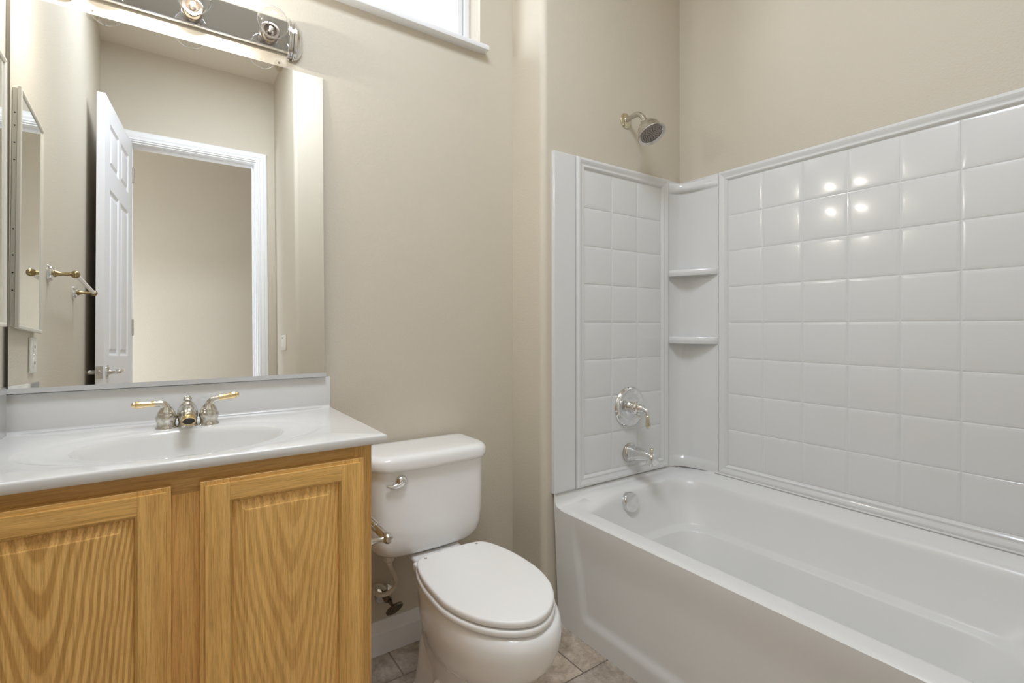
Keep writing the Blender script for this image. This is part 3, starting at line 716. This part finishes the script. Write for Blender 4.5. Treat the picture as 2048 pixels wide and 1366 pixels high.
# closed underside
rings2 = [[(*rect_in(p, 0.006), TZ-0.0195) for p in bp_], ering(RX+0.03, RY+0.03, TZ-0.0195)]
rings2 = [clampring(rings2[0]) if False else rings2[0], [(*rect_in((x, y), 0.012), z) for x, y, z in rings2[1]]]
loft(bm, rings2, True)
bmesh.ops.remove_doubles(bm, verts=bm.verts, dist=1e-6)
obj('slab', bm, MARB, vt, ang=60)
bm = B()
rings = [ering(RX, RY, TZ-0.0045), ering(RX-0.003, RY-0.003, TZ-0.0075), ering(RX-0.008, RY-0.007, TZ-0.016), ering(RX-0.020, RY-0.016, TZ-0.045), ering(RX-0.040, RY-0.030, TZ-0.075), ering(RX-0.075, RY-0.055, TZ-0.100), ering(RX-0.12, RY-0.09, TZ-0.112), ering(0.022, 0.022, TZ-0.116)]
loft(bm, rings, True, False, True)
k = obj('basin', bm, BOWLM, vt, ang=60); k['label'] = 'oval sink basin'
bm = B(); lathe(bm, (bc[0], bc[1], TZ-0.116), (0, 0, 1), [(0.022, 0), (0.022, 0.003), (0.018, 0.004), (0.0, 0.003)], 24); obj('drain', bm, OLDCH, vt)
bm = B(); box(bm, TXA, TXB, -0.0225, -0.0006, TZ-0.002, 0.8872, 0.0022, 2)
# cove between slab and splash
cv = [(-0.0222, TZ+0.007), (-0.0228, TZ+0.0035), (-0.0245, TZ+0.0012), (-0.0285, TZ-0.0002)]
loft(bm, [[(x, y, z) for y, z in cv] for x in (TXA+0.001, TXB-0.002)], False)
obj('backsplash', bm, MARB, vt)
bm = B(); box(bm, 0.0006, 0.0070, -0.385, -0.0360, TZ-0.002, 0.9040, 0.0015, 2)
obj('side_splash', bm, MARB, vt)

# ------------------------------------------------------------------ faucet
fa = thing('sink_faucet', 'chrome and brass two handle sink faucet behind the basin', 'faucet', (0.331, -0.112, TZ))
FY, FZ = -0.112, TZ-0.0035
def flevel(x): return FZ
bell = [(0.0225, 0), (0.0225, 0.002), (0.0200, 0.005), (0.0185, 0.009), (0.0195, 0.016), (0.0215, 0.023), (0.0212, 0.028), (0.0185, 0.0325), (0.0180, 0.034)]
for sx, xx, lab in ((-1, 0.289, 'left handle'), (1, 0.3745, 'right handle')):
    bm = B(); lathe(bm, (xx, FY, FZ), (0, 0, 1), bell, 36)
    up = [(0.0178, 0.034), (0.0180, 0.0355), (0.0155, 0.040), (0.0120, 0.046), (0.0100, 0.050)]
    lathe(bm, (xx, FY, FZ), (0, 0, 1), up, 36)
    zt = FZ+0.047; lift = 0.0 if sx < 0 else 0.004
    ex = xx+sx*0.023
    tube(bm, [(xx, FY, zt-0.006), (xx+sx*0.002, FY, zt+0.003), (xx+sx*0.009, FY-0.001, zt+0.0105+lift*0.4), (ex, FY-0.002, zt+0.0115+lift)], [0.0105, 0.0095, 0.0080, 0.0072], 18)
    h = obj('handle', bm, OLDCH, fa, ang=40); h['label'] = lab
    bm = B(); d = Vector((sx, -0.05, 0.02+(0.13 if sx > 0 else 0)))
    lathe(bm, (ex-sx*0.002, FY-0.002, zt+0.0115+lift), d, [(0.0072, 0), (0.0076, 0.002), (0.0070, 0.004), (0.0066, 0.010), (0.0078, 0.024), (0.0088, 0.032), (0.0078, 0.036), (0.0060, 0.0375), (0.0065, 0.041), (0.004, 0.044), (0.0, 0.045)], 20)
    g = obj('lever_grip', bm, GOLD, h); g['label'] = 'polished brass grip'
bm = B(); lathe(bm, (0.331, FY, FZ), (0, 0, 1), [(0.0235, 0), (0.0235, 0.002), (0.0205, 0.005), (0.0190, 0.010), (0.0205, 0.020), (0.0215, 0.030), (0.0200, 0.040), (0.0175, 0.046), (0.0120, 0.055), (0.007, 0.060)], 36)
tube(bm, [(0.331, FY-0.002, FZ+0.036), (0.331, FY-0.030, FZ+0.040), (0.331, FY-0.060, FZ+0.038), (0.331, FY-0.076, FZ+0.030)], [0.0195, 0.0165, 0.0140, 0.0130], 24)
s1 = obj('spout', bm, OLDCH, fa, ang=40)
bm = B(); lathe(bm, (0.331, FY-0.072, FZ+0.031), (0, -0.75, -0.66), [(0.0130, 0), (0.0140, 0.004), (0.0140, 0.011), (0.0125, 0.012), (0.0110, 0.0095)], 28, mi=0)
lathe(bm, (0.331, FY-0.079, FZ+0.0248), (0, -0.75, -0.66), [(0.0108, 0), (0.0108, 0.001)], 28, mi=1)
k = obj('aerator', bm, [GOLD, DARK], s1); k['label'] = 'brass ring with dark mesh'
bm = B(); lathe(bm, (0.331, FY, FZ+0.0585), (0, 0, 1), [(0.0055, 0), (0.0060, 0.003), (0.0085, 0.0045), (0.0092, 0.007), (0.0070, 0.0100), (0.0065, 0.0115), (0.004, 0.0135), (0.0, 0.0145)], 24)
obj('lift_knob', bm, OLDCH, s1)

# ------------------------------------------------------------------ wall mirror
wm = thing('wall_mirror', 'large frameless wall mirror above the sink', 'mirror', (0.339, -0.02, 0.8885))
# glass sheet: leans back from the channel to the wall, very slightly turned
EPS, DEL = 0.0276, 0.006
MX0, MX1, MZ0, MZ1 = 0.0085, 0.6685, 0.8985, 1.771
def mg(x, z, off=0.0):
    y = -0.018-(1.335-z)*math.tan(EPS)+(x-0.35)*math.tan(DEL)
    return Vector((x, y-off, z))
bm = B()
loft(bm, [[mg(MX0, MZ0, o), mg(MX1, MZ0, o), mg(MX1, MZ1, o), mg(MX0, MZ1, o)] for o in (-0.0035, 0.0)], True, True, False)
bmesh.ops.remove_doubles(bm, verts=bm.verts, dist=1e-6)
obj('glass_back', bm, DARKIN, wm)
bm = B(); bm.faces.new([bm.verts.new(p) for p in (mg(MX0, MZ0, 0.0001), mg(MX1, MZ0, 0.0001), mg(MX1, MZ1, 0.0001), mg(MX0, MZ1, 0.0001))])
k = obj('mirror_glass', bm, MIRROR, wm)
bm = B(); box(bm, 0.006, 0.671, -0.0345, -0.0325, 0.8875, 0.9000); box(bm, 0.006, 0.671, -0.0345, -0.0240, 0.8874, 0.8885)
k = obj('bottom_channel', bm, ALUM, wm); k['label'] = 'silver bottom channel'
for x in (0.146, 0.549):
    bm = B()
    rr = []
    for t in range(13):
        a = PI*t/12; rr.append((x+0.0115*math.cos(a), 1.766-0.010*math.sin(a)))
    y0 = mg(x, 1.765).y-0.004
    poly = [(x-0.0115, 1.778), (x-0.006, 1.787), (x+0.006, 1.787), (x+0.0115, 1.778)]+rr
    va_ = [bm.verts.new((p[0], y0, p[1])) for p in poly]; vb_ = [bm.verts.new((p[0], y0+0.0022, p[1])) for p in poly]
    bm.faces.new(va_); bm.faces.new(vb_[::-1])
    for i in range(len(poly)): j = (i+1) % len(poly); bm.faces.new((va_[i], va_[j], vb_[j], vb_[i]))
    lathe(bm, (x, y0+0.001, 1.779), (0, -1, 0), [(0.0030, 0), (0.0030, 0.0015), (0.002, 0.0022)], 12, mi=1)
    k = obj('clip', bm, [CLIPM, DKMET], wm); k['label'] = 'clear plastic mirror clip with a screw'

# ------------------------------------------------------------------ vanity light bar
LZ = 1.853
vl = thing('vanity_light', 'mirrored vanity light bar with clear globe bulbs above the mirror', 'vanity light', (0.341, 0, LZ))
BX0, BX1, BZ0, BZ1, BYF = 0.105, 0.575, 1.811, 1.899, -0.016
bm = B(); box(bm, BX0, BX1, BYF, -0.0005, BZ0, BZ1, 0.003, 2, mi=0)
k = obj('back_box', bm, CHROME, vl)
bm = B(); box(bm, BX0+0.002, BX1-0.002, BYF-0.0025, BYF-0.0002, BZ0+0.003, BZ1-0.003, 0.0006, 1)
k = obj('mirror_face', bm, BARMIR, vl); k['label'] = 'smoky mirrored face'
def dcap(x0, x1, rad, bm, zc=1.852):
    n = 28
    rings = []
    for x, s in ((x0, 0.97), (x0+0.001, 1.0), (x1-0.0015, 1.0), (x1, 0.96)):
        rings.append([(x, -0.0006-rad*0.80*s*math.sin(PI*i/n)**0.85 if 0 < i < n else -0.0006, zc+rad*s*math.cos(PI*i/n)) for i in range(n+1)])
    loft(bm, rings, True, True, True)
for sx in (1, -1):
    bm = B()
    def seg(a, b_, rad):
        if sx > 0: dcap(BX1+a, BX1+b_, rad, bm)
        else: dcap(BX0-b_, BX0-a, rad, bm)
    seg(-0.006, 0.002, 0.0590); seg(0.0015, 0.0075, 0.0530); seg(0.007, 0.0125, 0.0580); seg(0.012, 0.0165, 0.0550)
    rings = []
    for dx, q in ((0.016, 0.0535), (0.021, 0.0520), (0.027, 0.0470), (0.033, 0.0370), (0.037, 0.0240), (0.039, 0.0080)):
        x = BX1+dx if sx > 0 else BX0-dx
        rings.append([(x, -0.0006-q*0.62*math.sin(PI*i/28) if 0 < i < 28 else -0.0006, 1.852+q*math.cos(PI*i/28)) for i in range(29)])
    loft(bm, rings, True, True, True)
    obj('end_cap', bm, CHROME if False else NICKEL, vl, ang=30).data.materials[0] = CHROME
for x, lit in ((0.165, True), (0.343, True), (0.521, False)):
    bm = B(); lathe(bm, (x, BYF-0.002, LZ-0.012), (0, -1, 0), [(0.0245, 0), (0.0245, 0.012), (0.0235, 0.0128), (0.0235, 0.0142), (0.0245, 0.015), (0.0240, 0.030), (0.0225, 0.033), (0.016, 0.033), (0.016, 0.020)], 36)
    so = obj('socket', bm, SOCK, vl)
    bm = B(); lathe(bm, (x, BYF-0.028, LZ-0.012), (0, -1, 0), [(0.0135, 0), (0.0135, 0.006), (0.0145, 0.010), (0.022, 0.016), (0.0315, 0.026), (0.0370, 0.038), (0.0385, 0.048), (0.0370, 0.058), (0.0315, 0.070), (0.0225, 0.079), (0.011, 0.0845), (0.0, 0.086)], 40)
    g = obj('bulb_globe', bm, GLOBE, so, ang=80)
    bm = B(); y = BYF-0.064
    tube(bm, [(x-0.009, y, LZ-0.007), (x-0.005, y-0.002, LZ-0.003), (x, y, LZ-0.007), (x+0.005, y-0.002, LZ-0.003), (x+0.009, y, LZ-0.007)], 0.0010 if lit else 0.0004, 6, mi=0)
    for q in (-1, 1): tube(bm, [(x+q*0.004, BYF-0.03, LZ-0.012), (x+q*0.006, BYF-0.05, LZ-0.012), (x+q*0.009, y, LZ-0.007)], 0.0006, 6, mi=1)
    lathe(bm, (x, BYF-0.025, LZ-0.012), (0, -1, 0), [(0.005, 0), (0.004, 0.015), (0.006, 0.020), (0.002, 0.023)], 12, mi=2)
    obj('filament', bm, [FILA if lit else DKMET, DKMET, PLAST], so)
    if lit:
        l = bpy.data.lights.new('bulb_light', 'POINT'); l.energy = 3.4; l.color = (0.98, 0.94, 0.88); l.shadow_soft_size = 0.005
        lo = bpy.data.objects.new('bulb_light', l); C.objects.link(lo); lo.location = (x, y-0.012, LZ-0.01)

# ------------------------------------------------------------------ medicine cabinet on the left wall
mc = thing('medicine_cabinet', 'slim mirrored medicine cabinet on the left wall beside the large mirror', 'medicine cabinet', (0, -0.215, 1.31))
YA, YB, ZA, ZC = -0.355, -0.078, 1.034, 1.592
bm = B(); box(bm, 0.0005, 0.0085, YA+0.004, YB-0.004, ZA+0.004, ZC-0.004)
for z in (1.12, 1.16, 1.20, 1.26, 1.42, 1.46, 1.50, 1.53): lathe(bm, (0.0045, YB-0.0045, z), (0, 1, 0), [(0.0018, 0), (0.0018, 0.0010)], 8, mi=1)
obj('body', bm, [CREAMM, DARK], mc)
bm = B()
def mcring(ins, x): return [(x, YA+ins, ZA+ins), (x, YB-ins, ZA+ins), (x, YB-ins, ZC-ins), (x, YA+ins, ZC-ins)]
loft(bm, [mcring(0, 0.0095), mcring(0, 0.0150), mcring(0.001, 0.0165), mcring(0.006, 0.0168), mcring(0.0095, 0.0150), mcring(0.010, 0.0125)], True, True, False)
dr = obj('door', bm, CREAMM, mc, ang=20); dr['label'] = 'cream metal door frame'
bm = B(); bm.faces.new([bm.verts.new(p) for p in mcring(0.0095, 0.0130)])
obj('door_mirror', bm, MIRROR, dr)

# outlet, switch
ou = thing('wall_outlet', 'ivory wall outlet low on the left wall, seen in the mirror', 'outlet', (0, -0.318, 0.975))
bm = B(); box(bm, 0.0003, 0.0055, -0.355, -0.282, 0.929, 1.022, 0.002, 2); obj('cover_plate', bm, PLAST, ou)
bm = B()
for z in (0.955, 0.997): lathe(bm, (0.0052, -0.3185, z), (1, 0, 0), [(0.014, 0), (0.014, 0.0018), (0.012, 0.0022)], 24, mi=0); [box(bm, 0.0073, 0.0078, -0.3185+q-0.001, -0.3185+q+0.001, z-0.004, z+0.004, mi=1) for q in (-0.005, 0.005)]
lathe(bm, (0.0052, -0.3185, 0.976), (1, 0, 0), [(0.0025, 0), (0.002, 0.001)], 10, mi=2)
obj('socket_face', bm, [PLAST, DARK, NICKEL], ou)
sw = thing('light_switch', 'ivory light switch plate beside the doorway, seen in the mirror', 'light switch', (XE, -1.85, 1.035))
bm = B(); box(bm, XE-0.0055, XE-0.0003, -1.925, -1.775, 0.988, 1.082, 0.002, 2); obj('cover_plate', bm, PLAST, sw)
bm = B(); box(bm, XE-0.009, XE-0.0055, -1.868, -1.832, 1.008, 1.062, 0.001, 1, mi=0); box(bm, XE-0.0066, XE-0.0054, -1.868, -1.832, 1.062, 1.067, mi=1)
obj('rocker', bm, [SEATM, DARK], sw)

# towel bar on the left wall
tb = thing('towel_bar', 'brass and chrome towel bar on the left wall, seen in the mirror', 'towel bar', (0, -0.80, 1.225))
for y in (-0.545, -1.075):
    bm = B(); o = (0.0003, y, 1.225)
    lathe(bm, o, (1, 0, 0), [(0.030, 0), (0.030, 0.003), (0.027, 0.006), (0.024, 0.0065), (0.022, 0.010), (0.014, 0.0125), (0.011, 0.014)], 32)
    ba = obj('rosette', bm, CHROME, tb)
    bm = B(); lathe(bm, o, (1, 0, 0), [(0.0105, 0.012), (0.011, 0.016), (0.008, 0.021), (0.0055, 0.034), (0.0060, 0.048), (0.0060, 0.052), (0.0095, 0.055), (0.0115, 0.060), (0.0118, 0.063), (0.0112, 0.067), (0.0070, 0.0725), (0.0, 0.0745)], 24)
    obj('post', bm, BRASS, ba)
bm = B(); lathe(bm, (0.063, -0.556, 1.225), (0, -1, 0), [(0.0065, 0), (0.0065, 0.508)], 20)
k = obj('bar', bm, SEATM, tb); k['label'] = 'white bar'

# ------------------------------------------------------------------ toilet
to = thing('toilet', 'white two piece toilet with closed seat between vanity and bathtub', 'toilet', (0.942, -0.35, 0))
TC = 0.942
def egg(yb, yf, hw, z, n=48, eb=2.6, ef=2.05, cx=TC, mid=0.47):
    yc = yb+(yf-yb)*mid; P = []
    for i in range(n):
        a = 2*PI*i/n; c, s = math.cos(a), math.sin(a)
        e = ef if s < 0 else eb
        x = math.copysign(abs(c)**(2/e), c)*hw; L_ = (yc-yf) if s < 0 else (yb-yc)
        P.append((cx+x, yc+math.copysign(abs(s)**(2/e), s)*L_, z))
    return P
W = dict(cx=0.957, mid=0.58, eb=2.0)
Q = dict(cx=0.955, ef=2.4)
bm = B(); rings = [egg(-0.20, -0.545, 0.104, 0.0005, **Q), egg(-0.20, -0.545, 0.104, 0.018, **Q), egg(-0.20, -0.535, 0.097, 0.026, **Q), egg(-0.20, -0.528, 0.092, 0.07, **Q), egg(-0.20, -0.528, 0.091, 0.13, **Q), egg(-0.20, -0.532, 0.093, 0.165, **Q), egg(-0.20, -0.545, 0.097, 0.184, **Q),
    egg(-0.20, -0.580, 0.106, 0.198, **W), egg(-0.195, -0.620, 0.119, 0.218, **W), egg(-0.185, -0.652, 0.131, 0.242, **W), egg(-0.175, -0.676, 0.1370, 0.272, **W), egg(-0.175, -0.690, 0.1425, 0.305, **W), egg(-0.175, -0.694, 0.1430, 0.337, **W), egg(-0.18, -0.689, 0.1395, 0.357, **W), egg(-0.19, -0.681, 0.134, 0.3645, **W), egg(-0.21, -0.665, 0.125, 0.3655, **W)]
loft(bm, rings, True, True, True)
obj('bowl', bm, PORC, to, ang=60)
# rear deck carrying the tank, and the trapway bulges down the sides
bm = B()
def rr_(x0, x1, y0, y1, r_, z, n=6):
    return [(x, y, z) for x, y in arc(x0+r_, y0+r_, r_, PI, 1.5*PI, n)+arc(x1-r_, y0+r_, r_, 1.5*PI, 2*PI, n)+arc(x1-r_, y1-r_, r_, 0, 0.5*PI, n)+arc(x0+r_, y1-r_, r_, 0.5*PI, PI, n)]
rings = [rr_(TC-0.01, TC+0.05, -0.34, -0.16, 0.02, 0.15), rr_(TC-0.01, TC+0.055, -0.34, -0.14, 0.02, 0.24), rr_(TC-0.02, TC+0.06, -0.34, -0.11, 0.025, 0.30), rr_(TC-0.045, TC+0.07, -0.335, -0.085, 0.025, 0.328), rr_(TC-0.062, TC+0.088, -0.33, -0.06, 0.025, 0.345), rr_(TC-0.067, TC+0.095, -0.33, -0.05, 0.022, 0.352), rr_(TC-0.067, TC+0.095, -0.33, -0.05, 0.022, 0.359), rr_(TC-0.063, TC+0.091, -0.326, -0.054, 0.022, 0.3632)]
loft(bm, rings, True, True, True); obj('rear_deck', bm, PORC, to, ang=50)
V = dict(eb=2.2, ef=2.5, cx=0.952)
bm = B(); rings = [egg(-0.16, -0.43, 0.108, 0.0005, **V), egg(-0.16, -0.43, 0.108, 0.014, **V), egg(-0.165, -0.425, 0.104, 0.022, **V), egg(-0.17, -0.42, 0.098, 0.045, **V), egg(-0.18, -0.415, 0.094, 0.09, **V), egg(-0.19, -0.405, 0.091, 0.14, **V), egg(-0.20, -0.39, 0.083, 0.18, **V), egg(-0.22, -0.36, 0.066, 0.208, **V), egg(-0.25, -0.33, 0.04, 0.225, **V)]
loft(bm, rings, True, True, True); obj('trapway', bm, PORC, to, ang=50)
for sx in (-1, 1):
    bm = B(); lathe(bm, (TC+sx*0.080, -0.372, 0.016), (0, 0, 1), [(0.019, 0), (0.019, 0.004), (0.016, 0.010), (0.015, 0.085), (0.012, 0.100), (0.006, 0.108), (0.0, 0.110)], 24)
    obj('bolt_cap', bm, PORC, to)
# seat and lid
HALF = [(-0.2655, 0.030), (-0.268, 0.070), (-0.275, 0.096), (-0.290, 0.112), (-0.315, 0.1235), (-0.35, 0.1330), (-0.395, 0.1405), (-0.447, 0.1435), (-0.50, 0.1410), (-0.55, 0.1310), (-0.595, 0.1130), (-0.632, 0.0880), (-0.660, 0.0570), (-0.676, 0.0270)]
OUT = [Vector((0.949+h, y, 0)) for y, h in HALF]+[Vector((0.949, -0.681, 0))]+[Vector((0.949-h*(0.945 if y > -0.5 else 0.965), y, 0)) for y, h in HALF[::-1]]
def outline(n=5):
    P = OUT; N_ = len(P); o = []
    for i in range(N_):
        a, b, c, d = P[i-1], P[i], P[(i+1) % N_], P[(i+2) % N_]
        for k in range(n):
            t = k/n
            o.append(0.5*((2*b)+(c-a)*t+(2*a-5*b+4*c-d)*t*t+(3*b-a-3*c+d)*t**3))
    return o
OL = outline()
def slab(bm, grow, z0, z1, edge, crown=0.0):
    c = Vector((0.949, -0.465, 0)); r_ = []
    for ins, z in ((edge, z0), (edge*0.3, z0+edge*0.25), (0, z0+edge*0.8), (0, z1-edge*1.1), (edge*0.25, z1-edge*0.4), (edge*0.9, z1-edge*0.05), (edge*2.2, z1), (0.05, z1+crown), (0.10, z1+crown*1.3)):
        q = []
        for p in OL:
            d = p-c; L_ = d.length; v_ = c+d*((L_+grow-ins)/L_); q.append((v_.x, v_.y, z))
        r_.append(q)
    loft(bm, r_, True, True, True)
bm = B(); slab(bm, 0.003, 0.3700, 0.3840, 0.0045); obj('seat', bm, SEATM, to, ang=50)
bm = B(); slab(bm, 0.0, 0.3875, 0.4035, 0.005, crown=0.0015); obj('seat_lid', bm, SEATM, to, ang=50)
for sx in (-1, 1):
    bm = B(); box(bm, TC+sx*0.075-0.022, TC+sx*0.075+0.022, -0.282, -0.255, 0.362, 0.386, 0.005, 3); obj('hinge_block', bm, SEATM, to)
    bm = B(); lathe(bm, (0.949+sx*0.080, -0.289, 0.4038), (0, 0, 1), [(0.004, 0), (0.004, 0.0008), (0.003, 0.001)], 12); obj('hinge_cap', bm, CAULK, to)
# tank: bowed front, rounded bottom corners
def tsec(z, x0, x1, yf, yb, r_, bow=0.014, n=10):
    P = []
    cx, hw = (x0+x1)/2, (x1-x0)/2
    def by(x): return yf-bow*(1-((x-cx)/hw)**2)
    for x, y in arc(x0+r_, yf+r_, r_, PI, 1.5*PI, n)+[(x0+r_+(x1-x0-2*r_)*i/10, yf) for i in range(1, 10)]+arc(x1-r_, yf+r_, r_, 1.5*PI, 2*PI, n):
        k = sm01((yf+r_-y)/r_); P.append((x, y-bow*(1-((x-cx)/hw)**2)*k, z))
    for x, y in arc(x1-0.02, yb-0.02, 0.02, 0, 0.5*PI, 4)+arc(x0+0.02, yb-0.02, 0.02, 0.5*PI, PI, 4): P.append((x, y, z))
    return P
X0, X1, TF = 0.757, 1.126, -0.186
bm = B(); rings = []
for z, ins, fi in ((0.3645, 0.070, 0.045), (0.367, 0.052, 0.030), (0.373, 0.036, 0.018), (0.384, 0.022, 0.010), (0.400, 0.011, 0.0055), (0.425, 0.004, 0.003), (0.46, 0.001, 0.002), (0.52, 0.0, 0.001), (0.6255, -0.001, 0.0)):
    rings.append(tsec(z, X0+ins, X1-ins, TF+fi, -0.022-ins*0.3, 0.040, 0.014))
loft(bm, rings, True, True, True)
tk = obj('tank', bm, PORC, to, ang=60)
bm = B(); rings = []
for z, ins in ((0.625, 0.010), (0.6255, -0.003), (0.628, -0.006), (0.636, -0.0075), (0.652, -0.0070), (0.659, -0.0040), (0.6638, 0.001), (0.6665, 0.007), (0.668, 0.018), (0.6687, 0.06)):
    rings.append(tsec(z, X0+ins, X1+0.003-ins, TF-0.008+ins, -0.013-max(ins, 0)*0.5, 0.050, 0.014))
loft(bm, rings, True, True, True)
obj('tank_lid', bm, PORC, to, ang=60)
bm = B(); lathe(bm, (0.836, TF-0.0085, 0.5965), (0, -1, 0), [(0.0175, -0.004), (0.0175, 0.002), (0.0165, 0.007), (0.0135, 0.012), (0.008, 0.0155), (0.0, 0.0165)], 28)
P_ = [(0.836, TF-0.0150, 0.5945), (0.822, TF-0.0160, 0.5870), (0.806, TF-0.0165, 0.5860), (0.791, TF-0.0165, 0.5915)]
tube(bm, P_, [0.0125, 0.0090, 0.0062, 0.0028], 16)
k = obj('flush_lever', bm, CHROME, to); k['label'] = 'chrome flush lever'

# water supply
sv = thing('supply_valve', 'tarnished shutoff valve with oval knob on the wall left of the toilet', 'valve', (0.856, 0, 0.185))
bm = B(); lathe(bm, (0.856, -0.0006, 0.185), (0, -1, 0), [(0.030, 0), (0.0295, 0.003), (0.022, 0.007), (0.010, 0.009), (0.0085, 0.010), (0.0085, 0.030)], 32); obj('wall_flange', bm, OLDCH, sv)
bm = B(); lathe(bm, (0.856, -0.020, 0.185), (0, -1, 0), [(0.011, 0), (0.0125, 0.002), (0.0125, 0.022), (0.009, 0.025), (0.007, 0.034)], 20)
lathe(bm, (0.856, -0.032, 0.190), (-0.35, 0, 0.94), [(0.008, 0), (0.008, 0.014), (0.0095, 0.015), (0.0095, 0.024), (0.006, 0.026)], 6)
tube(bm, [(0.856, -0.05, 0.183), (0.860, -0.062, 0.176), (0.862, -0.070, 0.172)], [0.006, 0.005, 0.005], 10)
obj('valve_body', bm, DKMET, sv, ang=30)
bm = B(); lathe(bm, (0.863, -0.066, 0.169), (0.25, -0.80, -0.28), [(0.006, 0), (0.018, 0.002), (0.0255, 0.005), (0.0255, 0.009), (0.021, 0.0115), (0.005, 0.009), (0.004, 0.012), (0.0, 0.0125)], 28, sq=(1.25, 0.72))
obj('knob', bm, DKMET, sv)
so2 = thing('supply_hose', 'cream water supply hose looping from the tank to the shutoff valve', 'hose', (0.83, -0.09, 0.36))
bm = B(); tube(bm, [(0.828, -0.125, 0.343), (0.836, -0.118, 0.315), (0.852, -0.105, 0.285), (0.862, -0.092, 0.258), (0.857, -0.086, 0.238), (0.838, -0.084, 0.227), (0.815, -0.076, 0.226), (0.806, -0.058, 0.232), (0.818, -0.042, 0.236), (0.836, -0.035, 0.228), (0.848, -0.033, 0.215)], 0.0072, 14)
obj('tube', bm, HOSE, so2, ang=60)
bm = B(); lathe(bm, (0.826, -0.126, 0.364), (0.05, 0.0, -1), [(0.010, -0.004), (0.010, 0.0), (0.0155, 0.0005), (0.0155, 0.017), (0.0125, 0.019), (0.0075, 0.024), (0.0075, 0.030)], 8)
k = obj('coupling_nut', bm, PLAST, so2, ang=30); k['label'] = 'cream plastic coupling nut'

# toilet paper holder on the side of the vanity cabinet
tp = thing('toilet_paper_holder', 'empty chrome toilet paper holder on the side of the oak cabinet', 'toilet paper holder', (CX1, -0.345, 0.54))
for y in (-0.412, -0.262):
    bm = B(); o = (CX1+0.0003, y, 0.540)
    lathe(bm, o, (1, 0, 0), [(0.022, 0), (0.022, 0.003), (0.018, 0.006), (0.012, 0.009), (0.0085, 0.016), (0.0060, 0.028), (0.0055, 0.040), (0.0075, 0.050), (0.0085, 0.053)], 24)
    lathe(bm, (CX1+0.056, y, 0.540), (0, -1 if y < -0.3 else 1, 0), [(0.0095, -0.012), (0.0115, -0.008), (0.0125, 0.0), (0.0115, 0.007), (0.007, 0.012), (0.0, 0.013)], 24)
    obj('post', bm, NICKEL, tp)
bm = B(); lathe(bm, (CX1+0.056, -0.402, 0.540), (0, 1, 0), [(0.0105, 0), (0.0105, 0.060), (0.0115, 0.0605), (0.0115, 0.130)], 20)
obj('roller', bm, CHROME, tp)
